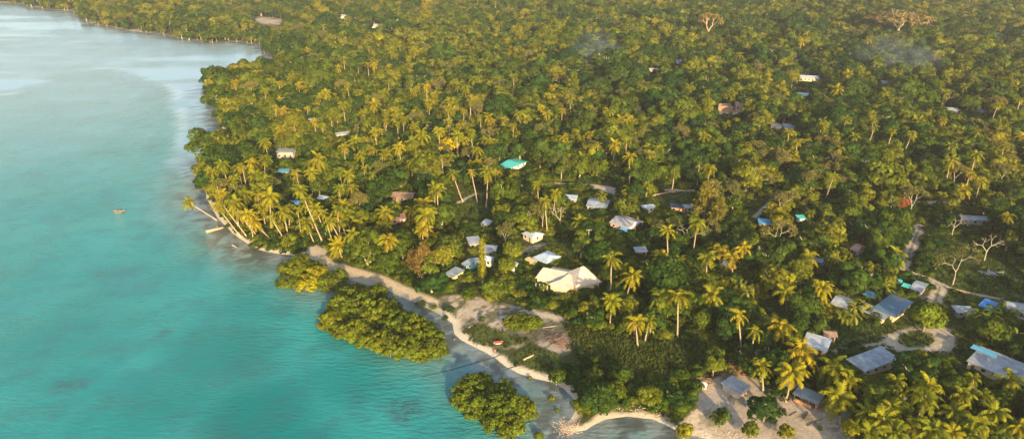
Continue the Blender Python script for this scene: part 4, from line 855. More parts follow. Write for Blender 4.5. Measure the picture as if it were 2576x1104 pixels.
# the narrow open strip between track and mangroves, and the beach fringe
ok &= ~((sd < 4.2) & (P[:, 1] < 330) & (P[:, 0] > -30))
P = P[ok]; sd = sd[ok]
px, py = proj(P[:, 0], P[:, 1], 0*P[:, 0]); dens = fbm(P, 28, 71)
far_coast = (py < 140) & (px < 720)
def zone(px, py):
    if py < 300: return .03 if px > 1260 or py < 150 else .12
    if py > 860 and px > 1900: return .12
    if px < 650 and (py < 340 or 360 < py < 490): return .04
    if px < 900 and 480 < py < 640: return .5
    if 520 < px < 1260 and 150 < py < 620: return .20
    if 1260 <= px < 1700 and 180 < py < 600: return .10
    if px > 1500 and py > 600: return .05
    return .07
items = []
def hits(px, base_y, x, y, h, rad):
    """does this plant stand in front of a house or a clearing?"""
    cx, cy = proj(x, y, h*.72); s = scale_at(x, y, h*.7)*rad
    top = proj(x, y, h)[1]
    for hb in HOUSE_BOX:
        if hb[4] > 430 and random.random() < .22: continue
        if y < hb[4] and cx+s*.8 > hb[0] and cx-s*.8 < hb[2] and top < hb[3] and base_y > hb[1]: return True
    q = np.array([[cx, cy], [cx, (cy+base_y)/2], [cx, base_y-2], [cx-s*.75, cy], [cx+s*.75, cy], [cx-s*.5, (cy+base_y)/2], [cx+s*.5, (cy+base_y)/2], [cx, top]])
    for p in PROTECT:
        if p[:, 0].min()-30 < cx < p[:, 0].max()+30 and inside(q, p).any(): return True
    return False
for i in range(len(P)):
    x, y = P[i]; a, b = px[i], py[i]
    if b > 1500: continue
    if random.random() < (.10 if dens[i] > .32 else .30): continue
    if 1200 < a < 2200 and 470 < b < 780 and random.random() < .28: continue
    u = random.random(); zn = zone(a, b)
    if far_coast[i]: zn = .03
    if u < zn: k = 'palm'; h = random.uniform(10, 15.5); rad = 3.2
    elif u < zn+(.04 if b < 400 else .045 if b < 820 else 0): k = 'bare'; h = random.uniform(10, 13); rad = 3.5
    elif u < zn+.07+(.16 if b > 560 else .04): k = 'bush'; h = 2.6; rad = 1.6
    else: k = 'tree'; h = (.72+.75*float(fbm(np.array([[x, y]]), 75, 95)[0]))*(random.uniform(5.5, 11) if b > 450 else random.uniform(6, 12.5)*(1.12 if b < 250 else 1)+3.5*(dens[i]-.4))*(1.5 if random.random() < .07 else 1); rad = 3.8
    if sd[i] < 12 and far_coast[i]: h *= .65
    if hits(a, b, x, y, h, rad):
        if k != 'bush' and b > 500 and not hits(a, b, x, y, 2.6, 1.5): k = 'bush'; h = 2.6
        else: continue
    if sd[i] < 14 and b < 420 and k == 'palm' : k = 'tree'; h = 8
    items.append((k, x, y, h, a, b))
# the largest of each kind become things of their own, the rest one mass each
def size(it): return it[3]*scale_at(it[1], it[2])
have = {'palm': sum(1 for p in PLANTS if p[1] == 'palm'), 'tree': sum(1 for p in PLANTS if p[1] == 'tree'), 'bare': 10, 'bush': 20}
stuff = {'palm': [], 'tree': [], 'bare': [], 'bush': []}
def inframe(it): return -60 < it[4] < 2640 and proj(it[1], it[2], it[3])[1] < 1110
for k in stuff:
    L = sorted([it for it in items if it[0] == k], key=lambda it: (not inframe(it), -size(it))); nmax = 298-have[k]
    for j, (kk, x, y, h, a, b) in enumerate(L):
        if j < nmax and inframe(L[j]):
            if k == 'palm': palm_w(x, y, np.array([x+random.gauss(0, 1.0), y+random.gauss(0, .8), h+gz(x, y)]))
            elif k == 'tree':
                dk_ = float(fbm(np.array([[x, y]]), 34, 88)[0]); v = random.choices(range(7), [5, 4, 4, .7, 1, 1, 4] if dk_ < .5 else [2, 1.5, 1.5, 3, 5, 4, 1.5])[0]; s0 = {0: 7.6, 1: 8.2, 2: 9.2, 3: 8.8, 4: 6.1, 5: 10.2, 6: 11}[v]; s = h/s0*random.uniform(.85, 1.15)
                plant('broadleaf_tree', bl[v][0], bl[v][1], x, y, s, h/s0, word='tree', cat='tree', group='broadleaf trees')
            elif k == 'bare':
                v = random.randrange(5); plant('pale_trunked_tree', BARE[v][0], BARE[v][1], x, y, h/12.5, word='pale tree', cat='tree', group='pale trunked trees')
            else:
                v = random.randrange(3); plant('bush', BUSH[v], BUSHT, x, y, random.uniform(.7, 1.3), word='bush', cat='bush', cname='foliage', tname='stem', group='bushes among the trees')
        else: stuff[k].append((x, y, h))
# labels that single each plant out: by the landmark it stands nearest to, the side and its rank there
SIDE = {'left': 'left of', 'right': 'right of', 'behind': 'behind', 'front': 'in front of'}
WORD = {'palm': 'coconut palm', 'tree': 'leafy tree', 'pale tree': 'pale branched tree', 'bush': 'low bush', 'banana plant': 'banana plant'}
buck = {}
for e in PLANTS:
    if e[4]: continue
    dx = LMA[:, 0]-e[2]; dy = (LMA[:, 1]-e[3])*1.5; j = int(np.argmin(dx**2+dy**2)); ddx, ddy = -dx[j], -dy[j]
    sd_ = ('left' if ddx < 0 else 'right') if abs(ddx) > abs(ddy) else ('behind' if ddy < 0 else 'front')
    buck.setdefault((e[1], j, sd_), []).append((math.hypot(ddx, ddy), e))
for (wd, j, s_), L in buck.items():
    L.sort(key=lambda t: t[0])
    for n, (_, e) in enumerate(L):
        e[0]['label'] = f'{WORD[wd]} {SIDE[s_]} the {LAND_MARKS[j][2]}' + (f', {ORD[min(n, 19)]} to it' if len(L) > 1 else '')
# one mass each: points carrying instances of real plants of the scene
def forest(name, label, cat, pts, sources, scale_ref, kind='stuff', cs=(.85, 1.2)):
    """pts: (x,y,h); sources: list of lists of objects whose meshes make up one plant"""
    me = bpy.data.meshes.new(name); xy = np.array([(p[0], p[1]) for p in pts]); zz = ground_z(xy)[0]
    me.from_pydata(np.column_stack([xy, zz]).tolist(), [], [])
    n = len(pts); kd = np.array([random.randrange(len(sources)) for _ in range(n)], np.int32)
    if name == 'forest':
        dk_ = fbm(xy, 34, 88); kd = np.array([random.choices(range(7), [5, 4, 4, .7, .7, 4, .7] if a_ < .5 else [2, 1.5, 1.5, 4, 4, 1.5, 3])[0] for a_ in dk_], np.int32)
    sc = np.array([[p[2]/scale_ref[k]*random.uniform(*cs)]*2+[p[2]/scale_ref[k]] for p, k in zip(pts, kd)], np.float32); rot = np.array([random.random()*6.28 for _ in range(n)], np.float32)
    me.attributes.new('kd', 'INT', 'POINT').data.foreach_set('value', kd)
    me.attributes.new('sc', 'FLOAT_VECTOR', 'POINT').data.foreach_set('vector', sc.ravel())
    me.attributes.new('rt', 'FLOAT', 'POINT').data.foreach_set('value', rot)
    o = link(name, me); tag(o, label, cat, kind=kind)
    ng = bpy.data.node_groups.new(name+'_nodes', 'GeometryNodeTree'); ng.interface.new_socket('Geometry', in_out='INPUT', socket_type='NodeSocketGeometry'); ng.interface.new_socket('Geometry', in_out='OUTPUT', socket_type='NodeSocketGeometry')
    nn = ng.nodes; gi = nn.new('NodeGroupInput'); go = nn.new('NodeGroupOutput'); jn = nn.new('GeometryNodeJoinGeometry'); lk = ng.links.new
    def na(nm, t):
        a = nn.new('GeometryNodeInputNamedAttribute'); a.data_type = t; a.inputs[0].default_value = nm; return [q for q in a.outputs if q.enabled][0]
    kd_, sc_, rt_ = na('kd', 'INT'), na('sc', 'FLOAT_VECTOR'), na('rt', 'FLOAT'); cx = nn.new('ShaderNodeCombineXYZ'); lk(rt_, cx.inputs[2])
    for k, S in enumerate(sources):
        cmp_ = nn.new('FunctionNodeCompare'); cmp_.data_type = 'INT'; cmp_.operation = 'EQUAL'; ins = [q for q in cmp_.inputs if q.enabled]; lk(kd_, ins[0]); ins[1].default_value = k
        jj = nn.new('GeometryNodeJoinGeometry')
        for (ob, off) in S:
            oi = nn.new('GeometryNodeObjectInfo'); oi.transform_space = 'ORIGINAL'; oi.inputs['Object'].default_value = ob; oi.inputs['As Instance'].default_value = True
            tf = nn.new('GeometryNodeTransform'); tf.inputs['Translation'].default_value = off[0]; tf.inputs['Scale'].default_value = off[1]; lk(oi.outputs['Geometry'], tf.inputs[0]); 
            lk(tf.outputs[0], jj.inputs[0])
        g2 = nn.new('GeometryNodeGeometryToInstance'); lk(jj.outputs[0], g2.inputs[0])
        ip = nn.new('GeometryNodeInstanceOnPoints'); lk(gi.outputs[0], ip.inputs['Points']); lk([q for q in cmp_.outputs if q.enabled][0], ip.inputs['Selection']); lk(g2.outputs[0], ip.inputs['Instance']); lk(cx.outputs[0], ip.inputs['Rotation']); lk(sc_, ip.inputs['Scale'])
        lk(ip.outputs[0], jn.inputs[0])
    lk(jn.outputs[0], go.inputs[0]); md = o.modifiers.new('plants', 'NODES'); md.node_group = ng; return o
def find(me): return next(o for o in bpy.data.objects if o.type == 'MESH' and o.data == me)
I1 = ((0, 0, 0), (1, 1, 1))
def child_of(me):   # a visible object that uses this mesh
    return find(me)
src = [[(child_of(bl[v][0]), I1), (child_of(bl[v][1]), I1)] for v in range(7)]
def safe_src(L): return L
print('stuff counts', {k: len(v) for k, v in stuff.items()}, 'things', len(PLANTS))
forest('forest', 'mass of broadleaf forest canopy stretching inland and along the far shore', 'forest', stuff['tree'], [src[0], src[1], src[2], src[4], src[5], src[6], src[3]], [7.6, 8.2, 9.2, 6.1, 10.2, 11, 8.8])
psrc = []
for v in range(7): psrc.append([(child_of(PC[v]), ((0, 0, 12), (1, 1, 1))), (child_of(PT[v % 3]), ((0, 0, 0), (1, 1, 12)))])
forest('distant_palms', 'distant coconut palms scattered through the forest inland', 'palm trees', stuff['palm'], psrc, [13.5]*7)
bsrc = [[(child_of(BARE[v][0]), I1), (child_of(BARE[v][1]), I1)] for v in range(5) if any(o.data == BARE[v][0] for o in bpy.data.objects if o.type == 'MESH')]
if stuff['bare']: forest('distant_pale_trees', 'distant pale limbed trees scattered through the forest', 'trees', stuff['bare'], bsrc, [12.5]*len(bsrc))
# undergrowth everywhere between trunks
ug = []
for (y0, y1, cell) in ((119, 430, 2.1), (430, 620, 3.4)):
    for yy in np.arange(y0, y1, cell):
        half = (yy*CP+H*SP)*.76+5
        for xx in np.arange(-half, half, cell): ug.append((xx+random.uniform(-.5, .5)*cell, yy+random.uniform(-.5, .5)*cell))
U = np.array(ug); s_ = sdist(U); U = U[s_ > 3.2]; s_ = s_[s_ > 3.2]
cmu = np.maximum(1.3*near_mask(U, DIRT, .9, np.zeros(len(U))), .93*near_mask(U, GRASS[1:], .5, np.zeros(len(U)))); rd = np.full(len(U), 1e9)
for ln, w in ROADS: rd = np.minimum(rd, linedist(U, ln)-w)
gr0 = near_mask(U, [GRASS[0]], .5, np.zeros(len(U))); hk = near_mask(U, HOOKGRASS, .5, np.zeros(len(U)))
ok = (rng.random(len(U)) > cmu) & (rd > .9) & (fbm(U, 9, 77) > .30) & ~inside(U, W([(1135, 800), (1330, 790), (1450, 815), (1445, 880), (1440, 965), (1300, 935), (1140, 860)])) & (hk < .5) & ((gr0 < .5) | (rng.random(len(U)) < .45)) & ~((s_ < 4.6) & (U[:, 1] < 300) & (U[:, 0] > -20))
for hb in HOUSE_BOX: ok &= np.hypot(U[:, 0]-hb[5], U[:, 1]-hb[4]) > hb[6]*.72
U = U[ok]; gr0 = gr0[ok]
ug = [(a, b, (random.choice((.8, 1.3, 1.8, 2.6))*random.uniform(.8, 1.2) if g_ < .5 else random.uniform(.45, .95))) for (a, b), g_ in zip(U, gr0)]+[(x, y, h) for x, y, h in stuff['bush']]
busrc = [[(child_of(BUSH[v]), I1)] for v in range(3)]
forest('undergrowth', 'low green undergrowth covering the ground between the trees', 'undergrowth', ug, busrc, [1.9, 2.1, 2.0], cs=(.8, 1.7))
print('undergrowth', len(ug))
# grass tufts on lawns, clearing and sand hook
gt_ = []
q = np.random.default_rng(12)
for poly, dn in [(p, 1.4) for p in GRASS]+[(p, 1.5) for p in HOOKGRASS]:
    lo, hi = poly.min(0), poly.max(0); n = int((hi-lo).prod()*dn); X = lo+(hi-lo)*q.random((n, 2)); gt_.append(X[inside(X, poly)])
X = np.concatenate(gt_); rdx = np.full(len(X), 1e9)
for ln, w in ROADS: rdx = np.minimum(rdx, linedist(X, ln)-w)
X = X[(rdx > .2) & (near_mask(X, [DIRT[-1]], .6, np.zeros(len(X))) < .5)|(near_mask(X, [RINGIN], .5, np.zeros(len(X))) > .5)]; Z = ground_z(X)[0]; mb = MB(); Q = []; n = len(X)
hgt_ = .25+.5*fbm(X, 5, 3)+np.where(near_mask(X, [GRASS[0]], .5, np.zeros(n)) > .5, .5, 0)
for s_ in range(3):
    a = q.random(n)*6.28; dx = np.column_stack([np.cos(a), np.sin(a), np.zeros(n)]); b0 = np.column_stack([X+q.normal(size=(n, 2))*.25, Z-.03]); up = np.column_stack([q.normal(size=(n, 2))*.25, np.ones(n)])*hgt_[:, None]*(.6+.5*q.random((n, 1)))
    Q.append(np.stack([b0-dx*.22, b0+dx*.22, b0+up+dx*.14, b0+up-dx*.14], 1))
Q = np.concatenate(Q); mb.quads(Q, np.clip(.5+q.normal(size=len(Q))*.22, 0, 1))
o = mb.build('grass', leaf_mat('grass blades', [(.062, .078, .016)]*3)); tag(o, 'tufted grass in the clearings and on the sand hook', 'grass', kind='stuff')
print('grass', len(Q))

# ------------------------------------------------------------------ small things
M_WOOD = simple_mat('sun bleached driftwood', (.38, .30, .20), .8, .2, 2); M_DWOOD = simple_mat('dark wet wood', (.10, .08, .06), .8, .3, 2); M_ROPE = simple_mat('dark tarred rope', (.025, .03, .03), .8)
def log(a, b, r, label, mat, name='driftwood_log', cat='log', za=None):
    p0 = gnd(*a, .6); p1 = gnd(*b, .6); z0 = max(gz(p0[0], p0[1]), 0)+r*.7; z1 = max(gz(p1[0], p1[1]), 0)+r*.7; mb = MB(); v = np.array([p1[0]-p0[0], p1[1]-p0[1], z1-z0])
    mb.tube([(0, 0, 0), v*.3+[0, .05, .05], v*.7-[0, .08, 0], v], [r*1.25, r, r*.85, r*.5], 7)
    for t, sg in ((.45, 1), (.7, -1)):
        mb.tube([v*t, v*t+np.array([.25*sg, .2, .5])*r*3.5], [r*.35, r*.12], 5)
    o = mb.build(name, mat); o.location = (p0[0], p0[1], z0); tag(o, label, cat)
log((518, 582), (561, 571), .55, 'thick bleached trunk lying half in the water at the near headland', M_WOOD)
log((584, 614), (596, 620), .25, 'short pale log floating off the shore below the leaning palms', M_WOOD)
log((1317, 906), (1343, 896), .28, 'pale bleached log on the grass beside the beach', M_WOOD)
log((1178, 824), (1200, 815), .16, 'thin pale log across the grassy hook', M_WOOD)
log((1360, 830), (1400, 823), .16, 'long pale branch right of the round mangrove bush', M_WOOD)
log((2023, 1060), (2032, 1041), .22, 'dark straight log on the sand in front of the beach hut', M_DWOOD)
log((1972, 1035), (1978, 1052), .35, 'dark stump like log right of the dark dense tree', M_DWOOD)
log((2030, 1076), (2068, 1058), .14, 'thin dark branch lying across the yard sand', M_DWOOD)
log((1986, 1051), (2004, 1038), .09, 'thin dark stick pointing at the beach hut', M_DWOOD)
def rope(pts, label, r=.10):
    P_ = [gnd(*p, .25) for p in pts]; b = P_[0]; mb = MB(); mb.tube([np.array([p[0]-b[0], p[1]-b[1], max(gz(p[0], p[1]), 0)+.03-b[2]+(.35 if False else 0)]) for p in P_], [r]*len(P_), 6)
    o = mb.build('rope', M_ROPE); o.location = b; tag(o, label, 'rope')
rope([(1258, 892), (1244, 897), (1222, 903), (1195, 911), (1165, 919), (1135, 928), (1100, 937), (1060, 946)], 'long dark rope running into the lagoon from the bending person')
rope([(1312, 914), (1295, 920), (1278, 926), (1266, 930)], 'short dark rope lying over the beach into the shallows')
# wood piles: twigs
def pile(ctr, rx, ry, n, hgt, mat, label, name='brush_pile', cat='brush pile', rr=.06):
    c_ = gnd(*ctr, .9); q = np.random.default_rng(int(ctr[0])); mb = MB()
    for i in range(n):
        a = q.random()*3.14; p = np.array([q.normal()*rx*.45, q.normal()*ry*.45, hgt*q.random()*.8]); L = .6+1.3*q.random(); d = np.array([math.cos(a), math.sin(a), q.normal()*.25])*L; mb.tube([p-d, p+d*.2+[0, 0, .1], p+d], [rr, rr*.8, rr*.4], 4)
    o = mb.build(name, mat); o.location = (c_[0], c_[1], gz(c_[0], c_[1])+.05); tag(o, label, cat)
pile((1385, 846), 6, 4, 130, .8, M_DWOOD, 'tangle of dark driftwood on the sand left of the clearing')
pile((1412, 862), 4, 4, 90, .8, simple_mat('reddish dead branches', (.30, .17, .12)), 'reddish brush pile at the left edge of the clearing')
pile((1840, 936), 6, 4, 170, 1.8, simple_mat('dead red palm leaves', (.34, .16, .10)), 'heap of reddish dead fronds behind the sand yard roof')
pile((1765, 965), 3, 3, 60, 1.3, simple_mat('dry red brush', (.34, .17, .09)), 'small reddish brush heap left of the sand yard roof')
pile((2300, 752), 4, 2.4, 60, 1, simple_mat('mixed junk timber', (.42, .34, .28)), 'scattered junk timber behind the steel blue roof')
def tank(px_, py_, rr, hh, mat, label):
    c_ = gnd(px_, py_, 1.0); r = empty('water_tank', (c_[0], c_[1], gz(c_[0], c_[1])), 0, label=label, cat='water tank'); mb = MB(); mb.tube([(0, 0, 0), (0, 0, hh)], [rr, rr], 16); mb.build('tank_body', mat, r); mb = MB(); mb.tube([(0, 0, hh), (0, 0, hh+.12), (0, 0, hh+.3)], [rr*.97, rr*.8, .2], 16); mb.build('lid', mat, r)
tank(2258, 720, 1.1, 1.9, simple_mat('turquoise plastic', (.05, .40, .40), .5, .1), 'turquoise tank in the trees left of the trackside grey roof')
tank(1297, 388, 1.4, 3.4, simple_mat('pale plastic', (.50, .55, .58), .5, .1), 'tall pale tank just above the turquoise roof')
pile((2487, 692), 3.5, 2, 45, .7, simple_mat('scrap metal', (.40, .42, .44), .6), 'scrap metal heap on the right hand grassy slope', 'scrap_heap', 'scrap heap')
pile((1672, 602), 3, 2, 40, .7, simple_mat('stacked boards', (.45, .40, .33), .8), 'small pile of boards below the navy tarpaulin', 'board_pile', 'board pile')
pile((2215, 880), 2.5, 1.2, 30, .4, simple_mat('coral blocks', (.48, .42, .34), .9), 'low heap of pale blocks at the turning circle', 'block_pile', 'block pile')
# round white tank and red boat
c_ = gnd(1769, 974, 1.2); r = empty('water_tank', (c_[0], c_[1], gz(c_[0], c_[1])), 0, label='round white tank at the left end of the sandy yard', cat='water tank')
mb = MB(); mb.tube([(0, 0, 0), (0, 0, 1.2)], [.95, .95], 20); mb.build('tank_body', simple_mat('grey tank', (.45, .45, .43)), r); mb = MB(); mb.tube([(0, 0, 1.2), (0, 0, 1.32), (0, 0, 1.45)], [1.0, .97, .2], 20); mb.build('lid', simple_mat('white lid', (.78, .78, .74)), r)
def hull(L, Wd, Hh, mat, name, par, n=11):
    mb = MB(); V = []; Fc = []
    for i in range(n):
        t = i/(n-1)*2-1; w = Wd/2*(1-abs(t)**2.4)+.02; s = Hh*.35*abs(t)**3
        V += [(t*L/2, -w, Hh+s), (t*L/2, -w*.75, Hh*.35+s*.8), (t*L/2, 0, s*.6), (t*L/2, w*.75, Hh*.35+s*.8), (t*L/2, w, Hh+s), (t*L/2, w*.82, Hh-.02+s), (t*L/2, 0, .12+s*.7), (t*L/2, -w*.82, Hh-.02+s)]
    for i in range(n-1):
        for j in range(8): Fc.append([i*8+j, i*8+(j+1) % 8, (i+1)*8+(j+1) % 8, (i+1)*8+j])
    mb.add(V, Fc); return mb.build(name, mat, par, True)
M_REDP = simple_mat('red painted boat', (.60, .045, .04), .5); M_WP = simple_mat('white painted board', (.75, .72, .66), .6)
c_ = gnd(1253, 862, 1.0); r = empty('rowing_boat', (c_[0], c_[1], gz(c_[0], c_[1])+.1), R(12), label='small red boat with white side lying on the grassy hook', cat='boat'); hull(2.6, 1.3, .55, M_WP, 'hull', r)
mb = MB(); V = [(-1.2, -.62, .60), (1.2, -.62, .60), (1.25, .62, .62), (-1.2, .62, .62), (-.9, 0, .95), (.9, 0, .95)]; mb.add(V+[(a, b, c-.05) for a, b, c in V], [[0, 1, 5, 4], [2, 3, 4, 5], [3, 0, 4], [1, 2, 5], [6, 10, 11, 7], [8, 11, 10, 9], [9, 10, 6], [7, 11, 8], [0, 6, 7, 1], [1, 7, 8, 2], [2, 8, 9, 3], [3, 9, 6, 0]]); mb.build('cover', M_REDP, r)
c_ = gnd(300, 532, .0); r = empty('outrigger_canoe', (c_[0], c_[1], -.08), R(8), label='small outrigger canoe with two paddlers out on the lagoon', cat='canoe'); hull(4.6, .62, .5, simple_mat('pale canoe wood', (.26, .19, .11)), 'hull', r)
mb = MB(); mb.tube([(-1.5, -1.5, .12), (0, -1.5, .08), (1.6, -1.5, .16)], [.07, .09, .05], 6); mb.build('outrigger_float', M_WOOD, r)
for xx in (-.8, .8): mb = MB(); mb.tube([(xx, .2, .52), (xx, -.8, .5), (xx, -1.5, .15)], [.035]*3, 5); mb.build('outrigger_boom', M_WOOD, r)
# rocks
q = np.random.default_rng(44); mb = MB()
def stones(line, wdt, n, smin, smax):
    ln = np.array([gnd(*p, .3)[:2] for p in line])
    for _ in range(n):
        k = q.integers(0, len(ln)-1); t = q.random(); p = ln[k]*(1-t)+ln[k+1]*t+q.normal(size=2)*wdt; s = smin+(smax-smin)*q.random()**2; z = gz(p[0], p[1])
        V = [(math.cos(a)*s*q.uniform(.7, 1.1), math.sin(a)*s*q.uniform(.6, 1), 0) for a in np.linspace(0, 5.2, 6)]; V = [(p[0]+a, p[1]+b, z-.05) for a, b, _z in V]+[(p[0]+a*.6, p[1]+b*.6, z+s*.55) for a, b, _z in V]
        mb.add(V, [[5, 4, 3, 2, 1, 0], [6, 7, 8, 9, 10, 11]]+[[j, (j+1) % 6, (j+1) % 6+6, j+6] for j in range(6)])
stones([(1405, 1060), (1430, 1068), (1445, 1075), (1425, 1085), (1410, 1075)], 1.3, 620, .08, .30)
stones([(1505, 1010), (1545, 1022), (1600, 1030), (1650, 1042), (1690, 1056)], .7, 380, .07, .24)
stones([(1700, 1085), (1760, 1090), (1830, 1095), (1890, 1102)], .9, 300, .07, .24)
stones([(1600, 1050), (1660, 1062)], .5, 60, .06, .18)
o = mb.build('beach_stones', simple_mat('coral rubble', (.40, .30, .21), .9, .35, 2.5)); tag(o, 'scattered coral rubble and stones along the beach', 'stones', kind='stuff')
# fences
def fence(pts, h, label, mat=WM['tan'], gap=1.8):
    P_ = [gnd(*p, 1.0) for p in pts]; b = P_[0]; z0 = gz(b[0], b[1]); r = empty('fence', (b[0], b[1], z0), 0, label=label, cat='fence'); pan = MB(); 
    for i in range(len(P_)-1):
        a, c_ = P_[i]-b, P_[i+1]-b; v = c_-a; L = np.hypot(v[0], v[1]); rz = math.atan2(v[1], v[0]); n = max(1, int(L/gap))
        for k in range(n+1): mb = MB(); mb.box((a[0]+v[0]*k/n, a[1]+v[1]*k/n, h/2), (.12, .12, h+.1)); mb.build('post', M_BARK, r)
        for zz in np.arange(.15, h, .22): pan.box((a[0]+v[0]/2, a[1]+v[1]/2, zz), (L, .05, .17), rz)
    pan.build('panel', mat, r)
fence([(2003, 797), (2022, 808), (2038, 820)], 1.5, 'weathered plank fence at the edge of a yard above the patched white roof')
fence([(2378, 728), (2410, 737), (2450, 747)], .9, 'low timber fence running right from the track bend')
fence([(1640, 497), (1670, 491), (1700, 486)], .9, 'low fence along the strip of grass by the far lane')
# hedge of yellow shrubs beside the track
for j, (bx, by) in enumerate([(2325, 602), (2330, 618), (2326, 632), (2318, 645), (2312, 662), (2345, 690), (2362, 700), (2378, 707), (2395, 716), (2330, 735), (2326, 750)]):
    q_ = gnd(bx, by, 1); plant('hedge_shrub', recol(BUSH[2], M_LEAFY) if j == 0 else hs, BUSHT, q_[0], q_[1], .55, 1.0, word='bush', cat='hedge', cname='foliage', tname='stem', group='yellow shrubs beside the track', label=f'yellow green shrub beside the dirt track, {CNT[j]} from its upper end')
    if j == 0: hs = [c for c in bpy.data.objects if c.name.startswith('foliage')][-1].data; hs = PLANTS[-1][0].children[1].data if len(PLANTS[-1][0].children) > 1 else hs

# ------------------------------------------------------------------ people
def finger_dirs(): return [(-.03, .085), (-.01, .095), (.01, .09), (.03, .075)]
def person(loc, rz, label, skin, shirt, shorts, pose):
    """pose: joints in metres, figure faces -Y; one skinned surface"""
    r = empty('person', loc, rz, label=label, cat='person'); J = pose; V = []; E = []; Rd = []
    def v(p, rr): V.append(p); Rd.append(rr); return len(V)-1
    def e(a, b): E.append((a, b))
    pel = v(J['pelvis'], .125); che = v(J['chest'], .145); nk = v(J['neck'], .055); hd0 = v(J['head0'], .085); hd1 = v(J['head1'], .095); hd2 = v(J['head2'], .06)
    e(pel, che); e(che, nk); e(nk, hd0); e(hd0, hd1); e(hd1, hd2)
    nose = v(tuple(np.array(J['head0'])+np.array([0, -.10, .03])), .018); e(hd0, nose)
    for s in 'LR':
        sh = v(J['sh'+s], .062); el = v(J['el'+s], .043); wr = v(J['wr'+s], .028); hn = v(J['ha'+s], .034); e(che, sh); e(sh, el); e(el, wr); e(wr, hn)
        d = unit(np.array(J['ha'+s])-np.array(J['wr'+s])); sd_ = unit(np.cross(d, [0, 1, .2]))
        for k, (o_, l_) in enumerate(finger_dirs()):
            b_ = np.array(J['ha'+s])+sd_*o_; m_ = b_+d*l_*.5; t_ = b_+d*l_+np.array([0, -.02, 0]); i1 = v(tuple(m_), .009); i2 = v(tuple(t_), .007); e(hn, i1); e(i1, i2)
        tb = np.array(J['wr'+s])*.5+np.array(J['ha'+s])*.5+sd_*.055; ti = v(tuple(tb), .01); e(hn, ti)
        hp = v(J['hp'+s], .085); kn = v(J['kn'+s], .058); an = v(J['an'+s], .038); to = v(J['to'+s], .035); e(pel, hp); e(hp, kn); e(kn, an); e(an, to)
    me = bpy.data.meshes.new('body'); me.from_pydata([tuple(p) for p in V], E, []); o = link('body', me, r); me.materials.append(skin)
    sk = o.modifiers.new('skin', 'SKIN'); 
    for i, rr in enumerate(Rd): me.skin_vertices[0].data[i].radius = (rr, rr)
    me.skin_vertices[0].data[0].use_root = True
    sb = o.modifiers.new('sub', 'SUBSURF'); sb.levels = 1; sb.render_levels = 1
    mb = MB(); pc, nc = np.array(J['pelvis']), np.array(J['neck'])
    mb.tube([pc+[0, 0, -.05], pc*.5+np.array(J['chest'])*.5, np.array(J['chest']), nc*.6+np.array(J['chest'])*.4], [.155, .155, .185, .10], 10)
    for s in 'LR': mb.tube([J['sh'+s], np.array(J['sh'+s])*.4+np.array(J['el'+s])*.6], [.09, .07], 7)
    mb.build('shirt', shirt, r, True)
    mb = MB(); mb.tube([pc+[0, 0, .06], pc-[0, 0, .08]], [.165, .16], 10)
    for s in 'LR': mb.tube([J['hp'+s], np.array(J['hp'+s])*.15+np.array(J['kn'+s])*.85], [.115, .085], 8)
    mb.build('shorts', shorts, r, True)
    mb = MB(); h1 = np.array(J['head1']); mb.tube([h1+[0, .03, -.06], h1+[0, .02, .02], h1+[0, .01, .09], h1+[0, 0, .14]], [.09, .112, .10, .03], 9); mb.build('hair', simple_mat('dark hair', (.015, .012, .01)), r, True)
    return r
STAND = dict(pelvis=(0, 0, .93), chest=(0, -.01, 1.27), neck=(0, 0, 1.45), head0=(0, -.02, 1.54), head1=(0, -.01, 1.62), head2=(0, 0, 1.70),
 shL=(-.19, 0, 1.38), elL=(-.26, .03, 1.10), wrL=(-.27, -.08, .88), haL=(-.27, -.11, .80), shR=(.19, 0, 1.38), elR=(.27, .02, 1.10), wrR=(.25, -.14, .92), haR=(.25, -.18, .85),
 hpL=(-.10, 0, .88), knL=(-.11, -.03, .48), anL=(-.11, .03, .08), toL=(-.12, -.13, .03), hpR=(.10, 0, .88), knR=(.12, -.02, .48), anR=(.13, .04, .08), toR=(.14, -.12, .03))
WALK = dict(STAND, knL=(-.10, -.18, .50), anL=(-.10, -.22, .09), toL=(-.10, -.38, .05), knR=(.10, .04, .47), anR=(.10, .26, .12), toR=(.10, .14, .03), wrL=(-.25, .12, .92), haL=(-.25, .15, .85))
BEND = dict(STAND, pelvis=(0, .12, .88), chest=(0, -.16, 1.10), neck=(0, -.33, 1.20), head0=(0, -.42, 1.23), head1=(0, -.46, 1.29), head2=(0, -.47, 1.35), shL=(-.19, -.26, 1.14), elL=(-.22, -.36, .88), wrL=(-.14, -.50, .70), haL=(-.12, -.53, .63), shR=(.19, -.26, 1.14), elR=(.22, -.36, .88), wrR=(.12, -.52, .66), haR=(.10, -.55, .60), hpL=(-.1, .12, .84), hpR=(.1, .12, .84), knL=(-.12, -.04, .46), knR=(.13, -.02, .46))
SIT = dict(STAND, **{k: (v_[0], v_[1], v_[2]-.60) for k, v_ in STAND.items()}); SIT.update(knL=(-.14, -.42, .40), anL=(-.12, -.52, .10), toL=(-.12, -.64, .08), knR=(.14, -.42, .40), anR=(.12, -.52, .10), toR=(.12, -.64, .08), wrL=(-.12, -.34, .52), haL=(-.08, -.40, .50), wrR=(.18, -.32, .44), haR=(.2, -.38, .42), elL=(-.26, -.1, .58), elR=(.28, -.08, .56))
S1 = simple_mat('brown skin', (.10, .055, .035), .6); TD = simple_mat('black cloth', (.018, .018, .022)); TN = simple_mat('navy cloth', (.03, .04, .08)); TP = simple_mat('faded red cloth', (.50, .20, .16)); TT = simple_mat('tan cloth', (.35, .28, .18)); TG = simple_mat('green cloth', (.08, .16, .07))
